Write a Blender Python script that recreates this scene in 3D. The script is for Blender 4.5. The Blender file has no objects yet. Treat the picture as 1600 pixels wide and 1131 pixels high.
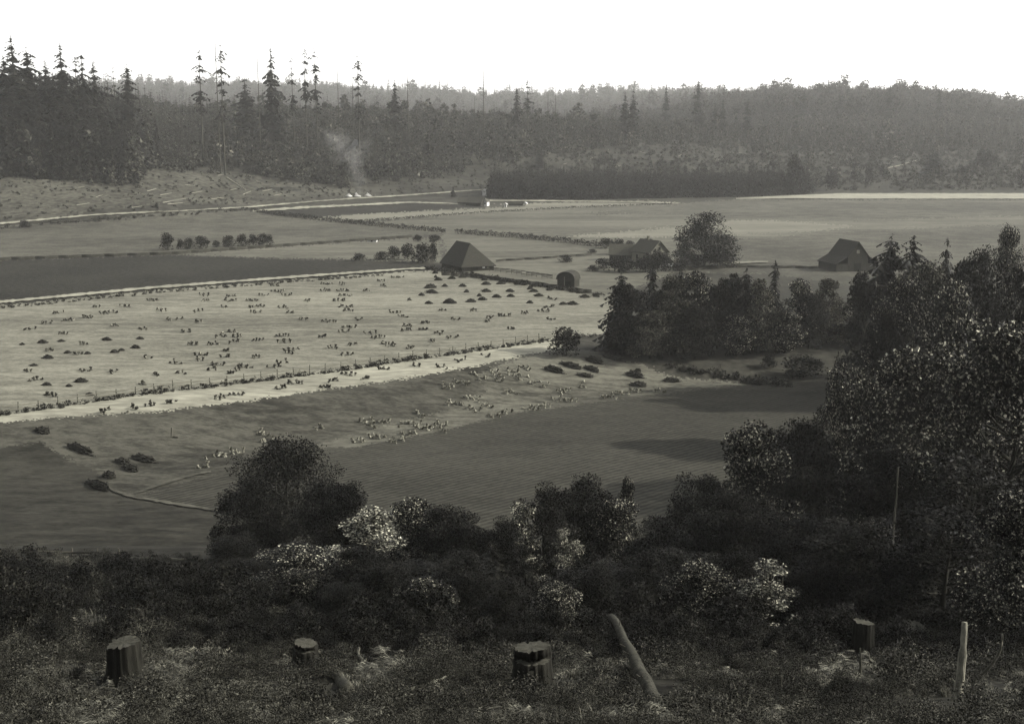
import bpy, math, random
import numpy as np
from mathutils import Vector, Matrix, Euler

# ------------------------------------------------------------------ camera, sky, sun, exposure
SC = bpy.context.scene
COL = SC.collection
W, H, F = 1600.0, 1131.0, 1930.0            # photograph size and focal length in its pixels
CAM_Z, HORIZON = 49.0, 200.0
PITCH = math.atan((H / 2 - HORIZON) / F)
cam = bpy.data.cameras.new('camera'); cam_ob = bpy.data.objects.new('camera', cam); COL.objects.link(cam_ob)
cam.sensor_width = 36.0; cam.lens = 36.0 * F / W; cam.clip_start = 0.1; cam.clip_end = 8000
cam_ob.location = (0, 0, CAM_Z); cam_ob.rotation_euler = (math.pi / 2 - PITCH, 0, 0)
SC.camera = cam_ob

SUN_EL, SUN_AZ = math.radians(31), math.radians(2)      # azimuth measured from +X (right) towards +Y (far)
sd = Vector((math.cos(SUN_EL) * math.cos(SUN_AZ), math.cos(SUN_EL) * math.sin(SUN_AZ), math.sin(SUN_EL)))
sun = bpy.data.lights.new('sun', 'SUN'); sun.energy = 4.4; sun.angle = math.radians(0.6); sun.color = (1.0, 0.965, 0.88)
sun_ob = bpy.data.objects.new('sun', sun); COL.objects.link(sun_ob)
sun_ob.rotation_euler = sd.to_track_quat('Z', 'Y').to_euler(); sun_ob.location = (300, 100, 300)

wd = bpy.data.worlds.new('World'); SC.world = wd; wd.use_nodes = True
wn = wd.node_tree; bgn = wn.nodes['Background']
sky = wn.nodes.new('ShaderNodeTexSky'); sky.sky_type = 'NISHITA'; sky.sun_disc = False
sky.sun_elevation = SUN_EL; sky.sun_rotation = math.pi / 2 - SUN_AZ
sky.air_density = 1.2; sky.dust_density = 2.2; sky.ozone_density = 1.0
hsv = wn.nodes.new('ShaderNodeHueSaturation'); hsv.inputs['Saturation'].default_value = 0.10   # a black-and-white photograph
wn.links.new(sky.outputs[0], hsv.inputs['Color']); wn.links.new(hsv.outputs[0], bgn.inputs['Color'])
bgn.inputs['Strength'].default_value = 0.15

SC.view_settings.view_transform = 'Standard'; SC.view_settings.look = 'None'
SC.view_settings.exposure = 1.55; SC.view_settings.gamma = 1.0; SC.view_settings.use_curve_mapping = False
SC.render.engine = 'CYCLES'
SC.cycles.volume_bounces = 1; SC.cycles.max_bounces = 6
SC.cycles.use_denoising = True; SC.cycles.denoiser = 'OPENIMAGEDENOISE'; SC.cycles.denoising_input_passes = 'RGB_ALBEDO_NORMAL'; SC.cycles.denoising_prefilter = 'NONE'

R = np.random.RandomState(7)
random.seed(7)

# ------------------------------------------------------------------ terrain
def sstep(t):
    t = np.clip(t, 0, 1); return t * t * (3 - 2 * t)

_nd = [(math.cos(a), math.sin(a), p) for a, p in zip(R.uniform(0, 6.28, 9), R.uniform(0, 6.28, 9))]
def wob(x, y, wl):
    s = 0
    for k, (c, d, p) in enumerate(_nd):
        s = s + np.sin((x * c + y * d) * (6.283 / (wl * (0.6 + 0.11 * k))) + p * (k + 1))
    return s / 4.0

TD = np.array([600, 650, 750, 850, 950, 1050, 1150, 1300, 1500, 1800, 2200, 2700, 3300, 3900, 4700.])
TU = np.array([-.8, -.4, -.3, -.2, -.1, 0, .1, .16, .22, .3, .36, .42, .8])
TZ = np.array([
    [0, 2, 24, 35, 43, 49, 55, 60, 45, 40, 45, 60, 110, 160, 165],
    [0, 2, 24, 35, 43, 49, 55, 60, 45, 40, 45, 60, 110, 160, 165],
    [0, 0, 15, 31, 41, 48, 54, 60, 45, 40, 45, 60, 110, 163, 165],
    [0, 0, 1, 15, 32, 44, 52, 60, 45, 40, 45, 60, 110, 160, 160],
    [0, 0, 0, 4, 20, 38, 48, 57, 45, 40, 45, 60, 100, 142, 150],
    [0, 0, 0, 0, 5, 26, 40, 54, 45, 40, 42, 55, 90, 122, 130],
    [0, 0, 0, 0, 2, 20, 33, 46, 42, 42, 52, 65, 100, 140, 145],
    [0, 0, 0, 0, 1, 15, 26, 39, 46, 58, 78, 85, 100, 138, 140],
    [0, 0, 0, 0, 1, 12, 22, 34, 46, 68, 93, 90, 100, 120, 130],
    [0, 0, 0, 0, 0, 9, 18, 30, 46, 68, 95, 90, 100, 110, 120],
    [0, 0, 0, 0, 0, 7, 15, 28, 42, 60, 84, 86, 90, 100, 110],
    [0, 0, 0, 0, 0, 6, 14, 26, 38, 52, 66, 70, 80, 90, 100],
    [0, 0, 0, 0, 0, 6, 14, 26, 36, 48, 60, 70, 80, 90, 100]], float)
FD = np.array([-60, -20, 0, 4, 10, 20, 33, 39, 80, 120, 150, 4000.])
FZ = CAM_Z - np.array([-6, 0.6, 1.7, 3.6, 6.4, 11.0, 16.6, 18.6, 32.2, 45, 53, 53.])
EU = np.array([-.8, -.4, -.3, -.12, 0, .1, .25, .8]); ED = np.array([196, 210, 217, 240, 262, 276, 288, 300.])

def height(x, y):
    x = np.asarray(x, float); y = np.asarray(y, float)
    yy = np.maximum(y, 1.0); u = np.clip(x / yy, -.79, .79)
    ui = np.clip(np.searchsorted(TU, u) - 1, 0, len(TU) - 2); ut = (u - TU[ui]) / (TU[ui + 1] - TU[ui])
    dd = np.clip(y, TD[0], TD[-1] - 1e-3); di = np.clip(np.searchsorted(TD, dd) - 1, 0, len(TD) - 2)
    dt = (dd - TD[di]) / (TD[di + 1] - TD[di])
    z = (TZ[ui, di] * (1 - ut) * (1 - dt) + TZ[ui + 1, di] * ut * (1 - dt) + TZ[ui, di + 1] * (1 - ut) * dt + TZ[ui + 1, di + 1] * ut * dt)
    z = z + np.where(z > 1, np.clip(z / 20, 0, 1) * (wob(x, y, 130) * 1.6 + wob(x, y, 40) * 0.5), 0)
    front = np.interp(y + 3.5 * np.sin(x / 23.0 + 0.6) * np.clip((y - 25) / 60, 0, 1), FD, FZ)
    edge = np.interp(u, EU, ED)
    low = -4.0 * sstep((edge + 2 - y) / 32.0)
    z = np.where(y < 150, np.maximum(front, -4), z + low)
    near = np.clip((170 - y) / 40, 0, 1)
    z = z + near * (wob(x, y, 14) * 0.22 + wob(x, y, 4.5) * 0.09)
    z = z + np.clip((y - 150) / 20, 0, 1) * np.clip((320 - y) / 60, 0, 1) * (wob(x, y, 45) * 0.22)
    return z

_T = np.concatenate([np.arange(4, 420, 0.25), np.arange(420, 4700, 1.0)])
def ray(px, py):
    d = Vector(((px - W / 2) / F, (H / 2 - py) / F, -1.0))
    return cam_ob_rot @ d
cam_ob_rot = Euler((math.pi / 2 - PITCH, 0, 0)).to_matrix()
def G(px, py):
    """the point of the ground that the photograph shows at this pixel"""
    d = ray(px, py)
    X, Y, Z = d.x * _T, d.y * _T, CAM_Z + d.z * _T
    below = np.nonzero(Z < height(X, Y))[0]
    i = below[0] if len(below) else len(_T) - 1
    x, y = float(X[i]), float(Y[i])
    return Vector((x, y, float(height(x, y))))
def at(px, y):
    """the ground at world depth y under the column px"""
    # solve for x with the pitched camera: iterate on the ground height
    x = (px - W / 2) / F * y
    for _ in range(6):
        z = float(height(x, y)) - CAM_Z
        zc = y * math.cos(PITCH) - z * math.sin(PITCH)
        x = (px - W / 2) / F * zc
    return Vector((x, y, float(height(x, y))))
def ppm(p):
    return F / (p.y * math.cos(PITCH) - (p.z - CAM_Z) * math.sin(PITCH))
def ztop(p, py):
    """height over p at which the column through p crosses pixel row py"""
    d = ray(W / 2, py); return CAM_Z + d.z / d.y * p.y - p.z

# ------------------------------------------------------------------ helpers
def tone(v, w=1.0):
    v *= 0.40
    return (v, v * (1 - 0.03 * w), v * (1 - 0.23 * w), 1)
def tag(o, label=None, cat=None, group=None, kind=None):
    if label: o['label'] = label
    if cat: o['category'] = cat
    if group: o['group'] = group
    if kind: o['kind'] = kind
    return o
def link(o, parent=None):
    COL.objects.link(o)
    if parent is not None: o.parent = parent
    return o
def empty(name, loc, rz=0.0, s=(1, 1, 1)):
    o = bpy.data.objects.new(name, None); o.empty_display_size = 0.3
    o.location = loc; o.rotation_euler = (0, 0, rz); o.scale = s
    return link(o)
def ob(name, me, parent=None, loc=(0, 0, 0), rot=(0, 0, 0), s=(1, 1, 1)):
    o = bpy.data.objects.new(name, me); o.location = loc; o.rotation_euler = rot; o.scale = s
    return link(o, parent)
def mesh_np(name, V, faces, material=None, smooth=False, mi=None, mats=None):
    """faces: (N,k) array or a list of such arrays"""
    V = np.asarray(V, np.float32)
    if not isinstance(faces, list): faces = [faces]
    faces = [np.asarray(f, np.int32) for f in faces if len(f)]
    tot = np.concatenate([np.full(len(f), f.shape[1], np.int32) for f in faces])
    idx = np.concatenate([f.ravel() for f in faces])
    me = bpy.data.meshes.new(name)
    me.vertices.add(len(V)); me.vertices.foreach_set('co', V.ravel())
    me.loops.add(len(idx)); me.loops.foreach_set('vertex_index', idx)
    me.polygons.add(len(tot)); st = np.concatenate([[0], np.cumsum(tot)[:-1]]).astype(np.int32)
    me.polygons.foreach_set('loop_start', st)
    me.polygons.foreach_set('loop_total', tot)
    if smooth: me.polygons.foreach_set('use_smooth', np.ones(len(tot), bool))
    if mats:
        for m in mats: me.materials.append(m)
        if mi is not None: me.polygons.foreach_set('material_index', np.asarray(mi, np.int32))
    elif material: me.materials.append(material)
    me.update(calc_edges=True)
    if not smooth: me.shade_flat()
    return me
class MB:
    """collects boxes, tubes and lathes into one mesh"""
    def __init__(s): s.v = []; s.q = []; s.t = []; s.n = 0
    def add(s, v, q=None, t=None):
        v = np.asarray(v, float)
        if q is not None and len(q): s.q.append(np.asarray(q) + s.n)
        if t is not None and len(t): s.t.append(np.asarray(t) + s.n)
        s.v.append(v); s.n += len(v); return s
    def box(s, c, d, rz=0.0, M=None):
        x, y, z = [k / 2 for k in d]
        v = np.array([(-x, -y, -z), (x, -y, -z), (x, y, -z), (-x, y, -z), (-x, -y, z), (x, -y, z), (x, y, z), (-x, y, z)])
        if M is not None: v = v @ np.array(M).T
        cz, sz = math.cos(rz), math.sin(rz)
        v = np.stack([v[:, 0] * cz - v[:, 1] * sz, v[:, 0] * sz + v[:, 1] * cz, v[:, 2]], 1) + np.array(c)
        return s.add(v, [(0, 3, 2, 1), (4, 5, 6, 7), (0, 1, 5, 4), (1, 2, 6, 5), (2, 3, 7, 6), (3, 0, 4, 7)])
    def tube(s, P, rad, n=7, jit=0.0, caps=True, seed=0):
        rr = np.random.RandomState(seed)
        P = np.asarray(P, float); rad = np.broadcast_to(np.asarray(rad, float), (len(P),))
        T = np.gradient(P, axis=0); T /= np.linalg.norm(T, axis=1)[:, None] + 1e-9
        a = np.array([0, 0, 1.]) if abs(T[0][2]) < .9 else np.array([1., 0, 0])
        vs = []; lob = 1 + jit * rr.uniform(-1, 1, n)
        for p, t, r in zip(P, T, rad):
            b = np.cross(t, a); b /= np.linalg.norm(b) + 1e-9; c = np.cross(b, t)
            ang = -np.arange(n) * 2 * math.pi / n
            rj = r * lob * (1 + 0.4 * jit * rr.uniform(-1, 1, n))
            vs.append(p + (np.cos(ang) * rj)[:, None] * b + (np.sin(ang) * rj)[:, None] * c)
        V = np.concatenate(vs); q = []
        for i in range(len(P) - 1):
            for k in range(n):
                q.append((i * n + k, i * n + (k + 1) % n, (i + 1) * n + (k + 1) % n, (i + 1) * n + k))
        t = []
        if caps:
            V = np.concatenate([V, P[:1], P[-1:]]); e = len(P) * n
            for k in range(n):
                t.append((e, (k + 1) % n, k)); t.append((e + 1, (len(P) - 1) * n + k, (len(P) - 1) * n + (k + 1) % n))
        return s.add(V, q, t)
    def mesh(s, name, material, smooth=False):
        V = np.concatenate(s.v); f = []
        if s.q: f.append(np.concatenate(s.q))
        if s.t: f.append(np.concatenate(s.t))
        return mesh_np(name, V, f, material, smooth)

# ------------------------------------------------------------------ materials
def nodes(m):
    m.use_nodes = True; nt = m.node_tree; return nt, nt.nodes, nt.links, nt.nodes['Principled BSDF']
def mat_ground(name, a, b, scales=((0.05, 0.5), (0.9, 0.5)), stretch=None, rot=0.0, rough=0.95, bump=0.0, c=None, rows=None, streak=None):
    """mottled soil or grass: two tones mixed by a few sizes of noise, drawn in world metres"""
    m = bpy.data.materials.new(name); nt, N, L, bs = nodes(m)
    tc = N.new('ShaderNodeTexCoord'); last = None
    for k, (sc, amt) in enumerate(scales):
        mp = N.new('ShaderNodeMapping'); mp.inputs['Rotation'].default_value = (0, 0, rot)
        if stretch: mp.inputs['Scale'].default_value = stretch
        L.new(tc.outputs['Object'], mp.inputs['Vector'])
        nz = N.new('ShaderNodeTexNoise'); nz.inputs['Scale'].default_value = sc; nz.inputs['Detail'].default_value = 5; nz.inputs['Roughness'].default_value = 0.62
        L.new(mp.outputs[0], nz.inputs['Vector'])
        mm = N.new('ShaderNodeMath'); mm.operation = 'MULTIPLY_ADD'; mm.inputs[1].default_value = amt
        L.new(nz.outputs['Fac'], mm.inputs[0])
        if last is None: mm.inputs[2].default_value = 0.5 - 0.5 * sum(q for _, q in scales)
        else: L.new(last, mm.inputs[2])
        last = mm.outputs[0]
    if rows:
        sp, amt, ang = rows
        mp = N.new('ShaderNodeMapping'); mp.inputs['Rotation'].default_value = (0, 0, ang); L.new(tc.outputs['Object'], mp.inputs['Vector'])
        wv = N.new('ShaderNodeTexWave'); wv.wave_type = 'BANDS'; wv.bands_direction = 'Y'; wv.inputs['Scale'].default_value = 6.283 / (20 * sp)
        wv.inputs['Distortion'].default_value = 2.5; wv.inputs['Detail'].default_value = 5; wv.inputs['Detail Scale'].default_value = 1.6; wv.inputs['Detail Roughness'].default_value = .7
        L.new(mp.outputs[0], wv.inputs['Vector'])
        mm = N.new('ShaderNodeMath'); mm.operation = 'MULTIPLY_ADD'; mm.inputs[1].default_value = amt
        L.new(wv.outputs['Fac'], mm.inputs[0]); 
        sb = N.new('ShaderNodeMath'); sb.operation = 'SUBTRACT'; sb.inputs[1].default_value = amt / 2; L.new(last, sb.inputs[0]); L.new(sb.outputs[0], mm.inputs[2])
        last = mm.outputs[0]
    cr = N.new('ShaderNodeValToRGB'); cr.color_ramp.elements[0].position = 0.36; cr.color_ramp.elements[1].position = 0.64
    cr.color_ramp.elements[0].color = tone(a * .82); cr.color_ramp.elements[1].color = tone(b * 1.12)
    if c is not None:
        e = cr.color_ramp.elements.new(0.5); e.color = tone(c)
    L.new(last, cr.inputs[0]); L.new(cr.outputs[0], bs.inputs['Base Color'])
    bs.inputs['Roughness'].default_value = rough; bs.inputs['Specular IOR Level'].default_value = 0.03
    if bump:
        bp = N.new('ShaderNodeBump'); bp.inputs['Strength'].default_value = 1.0; bp.inputs['Distance'].default_value = bump
        L.new(last, bp.inputs['Height']); L.new(bp.outputs[0], bs.inputs['Normal'])
    return m
def mat_leaf(name, a, b, rough=0.6, spec=0.08, var=0.35, trans=0.0, pos=(0.35, 1.0)):
    """foliage: every leaf its own tone, every plant a little lighter or darker"""
    m = bpy.data.materials.new(name); nt, N, L, bs = nodes(m)
    ge = N.new('ShaderNodeNewGeometry'); oi = N.new('ShaderNodeObjectInfo')
    cr = N.new('ShaderNodeValToRGB'); cr.color_ramp.elements[0].position = pos[0]; cr.color_ramp.elements[1].position = pos[1]
    cr.color_ramp.elements[0].color = tone(a); cr.color_ramp.elements[1].color = tone(b)
    L.new(ge.outputs['Random Per Island'], cr.inputs[0])
    mr = N.new('ShaderNodeMapRange'); mr.inputs['To Min'].default_value = 1 - var; mr.inputs['To Max'].default_value = 1 + var
    L.new(oi.outputs['Random'], mr.inputs[0])
    tc = N.new('ShaderNodeTexCoord'); nz = N.new('ShaderNodeTexNoise'); nz.inputs['Scale'].default_value = 0.7; nz.inputs['Detail'].default_value = 2
    L.new(tc.outputs['Object'], nz.inputs['Vector']); m2 = N.new('ShaderNodeMapRange'); m2.inputs['From Min'].default_value = .3; m2.inputs['From Max'].default_value = .7; m2.inputs['To Min'].default_value = .45; m2.inputs['To Max'].default_value = 1.55
    L.new(nz.outputs['Fac'], m2.inputs[0]); m3 = N.new('ShaderNodeMath'); m3.operation = 'MULTIPLY'; L.new(mr.outputs[0], m3.inputs[0]); L.new(m2.outputs[0], m3.inputs[1])
    mx = N.new('ShaderNodeVectorMath'); mx.operation = 'SCALE'; L.new(cr.outputs[0], mx.inputs[0]); L.new(m3.outputs[0], mx.inputs['Scale'])
    L.new(mx.outputs[0], bs.inputs['Base Color'])
    bs.inputs['Roughness'].default_value = rough; bs.inputs['Specular IOR Level'].default_value = spec * .3
    if trans:
        tr = N.new('ShaderNodeBsdfTranslucent'); L.new(mx.outputs[0], tr.inputs['Color'])
        ms = N.new('ShaderNodeMixShader'); ms.inputs[0].default_value = trans
        L.new(bs.outputs[0], ms.inputs[1]); L.new(tr.outputs[0], ms.inputs[2]); L.new(ms.outputs[0], N['Material Output'].inputs['Surface'])
    return m
def mat_wood(name, a, b, scale=(6, 6, 0.8), rough=0.85, bump=0.02, w=1.0):
    m = bpy.data.materials.new(name); nt, N, L, bs = nodes(m)
    tc = N.new('ShaderNodeTexCoord'); mp = N.new('ShaderNodeMapping'); mp.inputs['Scale'].default_value = scale
    L.new(tc.outputs['Object'], mp.inputs['Vector'])
    nz = N.new('ShaderNodeTexNoise'); nz.inputs['Scale'].default_value = 1.0; nz.inputs['Detail'].default_value = 7; nz.inputs['Roughness'].default_value = 0.7
    L.new(mp.outputs[0], nz.inputs['Vector'])
    cr = N.new('ShaderNodeValToRGB'); cr.color_ramp.elements[0].position = 0.32; cr.color_ramp.elements[1].position = 0.68
    cr.color_ramp.elements[0].color = tone(a, w); cr.color_ramp.elements[1].color = tone(b, w)
    L.new(nz.outputs['Fac'], cr.inputs[0]); L.new(cr.outputs[0], bs.inputs['Base Color'])
    bs.inputs['Roughness'].default_value = rough; bs.inputs['Specular IOR Level'].default_value = 0.03
    bp = N.new('ShaderNodeBump'); bp.inputs['Distance'].default_value = bump; L.new(nz.outputs['Fac'], bp.inputs['Height']); L.new(bp.outputs[0], bs.inputs['Normal'])
    return m

M = {}
M['rough'] = mat_ground('rough_grass', .025, .06, ((0.04, .6), (0.5, .7)), bump=.25)
M['hill'] = mat_ground('brushy_hillside', .022, .055, ((0.02, .5), (0.15, .9)), bump=.6)
M['clearing'] = mat_ground('logged_ground', .03, .095, ((0.03, .5), (0.3, .9)), bump=.5)
M['slope'] = mat_ground('forest_floor', .012, .03, ((0.15, .6), (1.5, .7)), bump=.12)
M['stubble'] = mat_ground('dry_stubble', .11, .24, ((0.018, .5), (0.25, .55), (1.3, .6), (4.0, .5)), stretch=(0.35, 1.3, 1), rot=.14, bump=.06, c=.175)
M['stubble_strip'] = mat_ground('pale_stubble', .19, .36, ((0.03, .5), (0.5, .6)), stretch=(0.4, 1.2, 1), rot=.2, bump=.06)
M['plough'] = mat_ground('ploughed_soil', .013, .038, ((0.03, .4), (0.6, .8), (2.2, .6)), bump=.12)
_ra, _rb = G(700, 800), G(1000, 722)
M['rows'] = mat_ground('row_crop', .027, .058, ((0.03, .5), (0.6, .5), (2.0, .9)), stretch=(.45, 1.5, 1), rot=-math.atan2(_rb.y - _ra.y, _rb.x - _ra.x), rows=(1.1, .27, -math.atan2(_rb.y - _ra.y, _rb.x - _ra.x)), bump=.05)
M['pasture'] = mat_ground('grazed_pasture', .055, .105, ((0.015, .6), (0.12, .5), (0.9, .7)), bump=.06)
M['pasture_light'] = mat_ground('light_pasture', .07, .14, ((0.012, .6), (0.1, .5), (0.8, .7)), stretch=(.3, 1.5, 1), rot=-.06, bump=.06)
M['pasture_pale'] = mat_ground('dry_pasture', .13, .19, ((0.02, .6), (0.3, .5)), stretch=(.3, 1.5, 1), bump=.05)
M['bank'] = mat_ground('bank_grass', .032, .085, ((0.05, .6), (0.4, .6), (2.0, .6)), stretch=(.5, 1.2, 1), rot=.3, bump=.12)
M['hollow'] = mat_ground('lower_pasture', .02, .05, ((0.04, .8), (0.5, .6), (2.5, .6)), stretch=(.35, 1.3, 1), bump=.1)
M['low_stubble'] = mat_ground('grassy_stubble', .05, .14, ((0.05, .6), (0.5, .7), (2.5, .6)), stretch=(.4, 1.4, 1), rot=.25, bump=.1)
M['track'] = mat_ground('farm_track', .22, .33, ((0.08, .5), (1.0, .6)))
M['gravel'] = mat_ground('pale_road', .18, .34, ((0.03, .6), (0.4, .7)))
M['fir'] = mat_leaf('fir_needles', .005, .02, var=.4)
M['young'] = mat_leaf('young_growth', .007, .09, var=.5)
M['alder'] = mat_leaf('alder_leaves', .015, .13, var=.4)
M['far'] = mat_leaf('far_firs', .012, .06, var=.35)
M['leaf_dark'] = mat_leaf('dark_leaves', .005, .035, var=.25, rough=.5, spec=.10, trans=.1, pos=(.58, 1.0))
M['leaf_sunfleck'] = mat_leaf('sunfleck_leaves', .006, .75, var=.25, rough=.5, spec=.15, trans=.2, pos=(.82, 1.0))  # sun speckle put into the colour: a few random leaves far paler
M['clump_leaf'] = mat_leaf('clump_leaves', .010, .20, var=.35, trans=.15, pos=(.45, 1.0))
M['leaf_pale'] = mat_leaf('pale_leaves', .010, .72, var=.2, rough=.45, spec=.2, trans=.15, pos=(.5, 1.0))
M['brush'] = mat_leaf('undergrowth', .014, .09, var=.6)
M['shrub'] = mat_leaf('shrub_leaves', .005, .036, var=.6)
M['dry_grass'] = mat_leaf('dry_grass', .05, .22, var=.4)
M['fern'] = mat_leaf('bracken', .03, .20, var=.6)
M['hedge'] = mat_leaf('hedge_leaves', .012, .04, var=.3)
M['bark'] = mat_wood('bark', .02, .07)
M['bark_pale'] = mat_wood('pale_bark', .04, .11)
M['snag'] = mat_wood('dead_trunk', .03, .09)
M['stump'] = mat_wood('stump_bark', .008, .03, scale=(9, 9, 1.2), bump=.05)
M['cut'] = mat_wood('cut_wood', .025, .09, scale=(7, 7, 7), bump=.02)
M['grey_wood'] = mat_wood('weathered_log', .03, .13, scale=(10, 10, 1.0), bump=.03)
M['pole_wood'] = mat_wood('old_pole', .006, .085, scale=(5, 5, 1.5), bump=.08)
M['log'] = mat_wood('bleached_log', .16, .34)
M['white_snag'] = mat_wood('bleached_snag', .03, .34, scale=(9, 9, 1.4), bump=.04)
M['post'] = mat_wood('fence_post', .06, .14)
M['rail'] = mat_wood('split_rail', .10, .24, scale=(.8, 6, 6))
M['rail_dark'] = mat_wood('old_split_rail', .02, .06, scale=(.8, 6, 6))
M['shake'] = mat_wood('cedar_shakes', .02, .052, scale=(2.5, 2.5, 2.5))
M['shake_grey'] = mat_wood('grey_shakes', .05, .10, scale=(2.5, 2.5, 2.5))
M['board'] = mat_wood('barn_boards', .02, .045, scale=(4, 4, .5))
M['board_grey'] = mat_wood('grey_boards', .10, .2, scale=(4, 4, .5))
M['white'] = mat_wood('white_paint', .6, .7, scale=(2, 2, .5), bump=.0, w=.3)
M['dark'] = mat_wood('dark_opening', .012, .02)
M['hay'] = mat_wood('cured_hay', .015, .04, scale=(3, 3, 3), bump=.1)
M['hay_straw'] = mat_leaf('hay_stalks', .015, .06, var=.2)
M['hay_top'] = mat_wood('bleached_hay', .10, .22, scale=(3, 3, 3), bump=.1)
M['sheaf'] = mat_leaf('grain_sheaf', .02, .34, var=.35, rough=.8, spec=.1)
M['sheaf_pale'] = mat_leaf('pale_sheaf', .25, .48, var=.3, rough=.8, spec=.1)
M['canvas'] = mat_wood('pale_ash', .25, .75, scale=(1, 1, 1), bump=.0, w=.4)

# ------------------------------------------------------------------ the ground, split into fields
def inpoly(X, Y, P):
    P = [(p.x, p.y) for p in P]; r = np.zeros(X.shape, bool); j = len(P) - 1
    for i in range(len(P)):
        xi, yi = P[i]; xj, yj = P[j]
        if yi != yj:
            r ^= ((yi > Y) != (yj > Y)) & (X < (xj - xi) * (Y - yi) / (yj - yi) + xi)
        j = i
    return r
def poly(*pts): return [G(*p) for p in pts]
def strip(pts, wpx):
    """a band of the given pixel widths along a line"""
    if not hasattr(wpx, '__len__'): wpx = [wpx] * len(pts)
    return [G(x, y - w / 2) for (x, y), w in zip(pts, wpx)] + [G(x, y + w / 2) for (x, y), w in list(zip(pts, wpx))[::-1]]

ZONES = [   # later ones lie over earlier ones
    ('clearing', 'logged_clearing', 'clearing', poly((-500, 395), (30, 346), (400, 322), (600, 308), (560, 298), (440, 284), (350, 270), (240, 266), (205, 288), (30, 278), (-500, 280))),
    ('pasture_light', 'far_pasture', 'pasture_light', poly((560, 350), (760, 330), (1060, 318), (1150, 312), (1900, 312), (1900, 470), (1300, 430), (1060, 425), (940, 470), (860, 448), (700, 420), (690, 366))),
    ('pasture', 'meadow', 'pasture', poly((1060, 320), (1180, 314), (1900, 316), (1900, 338), (1560, 338), (1330, 345), (1150, 340), (1040, 333), (900, 336))),
    ('pasture', 'meadow', 'pasture', poly((1150, 374), (1330, 362), (1560, 352), (1900, 350), (1900, 480), (1500, 470), (1200, 428), (1060, 424), (1060, 396))),
    ('pasture_pale', 'dry_pasture', 'pasture_pale', poly((1080, 352), (1150, 344), (1250, 347), (1340, 354), (1270, 362), (1150, 368), (1000, 372), (880, 370), (980, 362))),
    ('pasture', 'left_pasture', 'pasture', poly((-500, 395), (30, 352), (200, 339), (390, 329), (560, 350), (690, 366), (580, 374), (270, 398), (30, 406), (-500, 430))),
    ('plough', 'dark_strip', 'plough', poly((405, 331), (520, 322), (640, 318), (740, 322), (760, 324), (640, 331), (490, 340))),
    ('pasture_pale', 'pale_strip', 'pasture_pale', poly((476, 341), (600, 333), (760, 325), (830, 322), (770, 318), (1000, 314), (1080, 317.5), (900, 324), (740, 333), (545, 347))),
    ('pasture_light', 'grass_strip', 'pasture_light', poly((270, 398), (580, 376), (690, 370), (690, 410), (560, 406), (400, 403))),
    ('plough', 'ploughed_field', 'plough', poly((-500, 440), (30, 406), (270, 399), (400, 404), (600, 409), (690, 413), (640, 423), (460, 434), (240, 450), (30, 469), (-500, 520))),
    ('stubble', 'stubble_field', 'stubble', poly((-500, 528), (30, 475), (240, 454), (460, 438), (640, 424), (690, 424), (800, 440), (900, 458), (960, 470), (960, 520), (860, 530), (700, 552), (560, 573), (330, 602), (150, 624), (30, 643), (-500, 700))),
    ('strip', 'stubble_strip', 'stubble_strip', poly((-500, 700), (30, 643), (150, 624), (330, 602), (560, 573), (700, 552), (860, 530), (900, 536), (870, 546), (760, 568), (680, 584), (560, 602), (420, 622), (240, 644), (100, 652), (30, 658), (-500, 700))),
    ('bank', 'grass_bank', 'bank', poly((-500, 705), (30, 658), (100, 652), (240, 644), (420, 622), (560, 602), (680, 584), (760, 568), (870, 546), (900, 545), (960, 560), (1010, 572), (1060, 590), (1180, 600), (960, 625), (820, 643), (700, 672), (540, 702), (330, 742), (205, 775), (150, 740), (60, 690), (-500, 760))),
    ('low', 'lower_stubble', 'low_stubble', poly((870, 548), (930, 548), (1000, 568), (1050, 590), (1150, 597), (1180, 602), (1110, 606), (960, 625), (820, 643), (700, 671), (560, 698), (470, 700), (560, 676), (700, 640), (760, 610), (740, 590), (790, 566))),
    ('rows', 'row_crop_field', 'rows', poly((540, 702), (700, 672), (820, 644), (960, 626), (1120, 607), (1290, 612), (1330, 700), (1290, 860), (540, 860), (330, 797), (205, 777), (330, 745))),
    ('hollow', 'lower_pasture', 'hollow', poly((-500, 760), (60, 690), (150, 738), (205, 777), (330, 797), (560, 860), (560, 895), (300, 880), (60, 866), (-500, 850))),
]
ys = [-30.0]
while ys[-1] < 4690:
    d = ys[-1]
    ys.append(d + (0.8 if d < 8 else min(max(0.25 if 150 < d < 330 else 0.40, d * d / (49 * F) * (0.85 if 150 < d < 330 else 1.2)), 12.0 if d < 1700 else 28.0)))
ys = np.array(ys)
uf = np.arange(-0.46, 0.4601, 2.5 / F)
us = np.concatenate([np.linspace(-1.5, -0.47, 26), uf, np.linspace(0.47, 1.5, 26)])
YY, UU = np.meshgrid(ys, us, indexing='ij'); XX = UU * (np.abs(YY) + 22.0)
ZZ = height(XX, YY)
nr, nc = YY.shape
I = np.arange(nr * nc).reshape(nr, nc)
Q = np.stack([I[:-1, :-1], I[:-1, 1:], I[1:, 1:], I[1:, :-1]], -1).reshape(-1, 4)
V = np.stack([XX, YY, ZZ], -1).reshape(-1, 3)
CX = V[Q, 0].mean(1); CY = V[Q, 1].mean(1)
jx = CX + wob(CX, CY, 9) * 0.25 * np.clip(CY / 300, .3, 2); jy = CY + wob(CY, CX, 7) * 0.35 * np.clip(CY / 300, .3, 2)
_k = np.clip(CY / 260, .3, 2.5); jx += R.normal(size=len(CX)) * .35 * _k; jy += R.normal(size=len(CX)) * .75 * _k * _k
zone = np.full(len(Q), -1)
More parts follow.
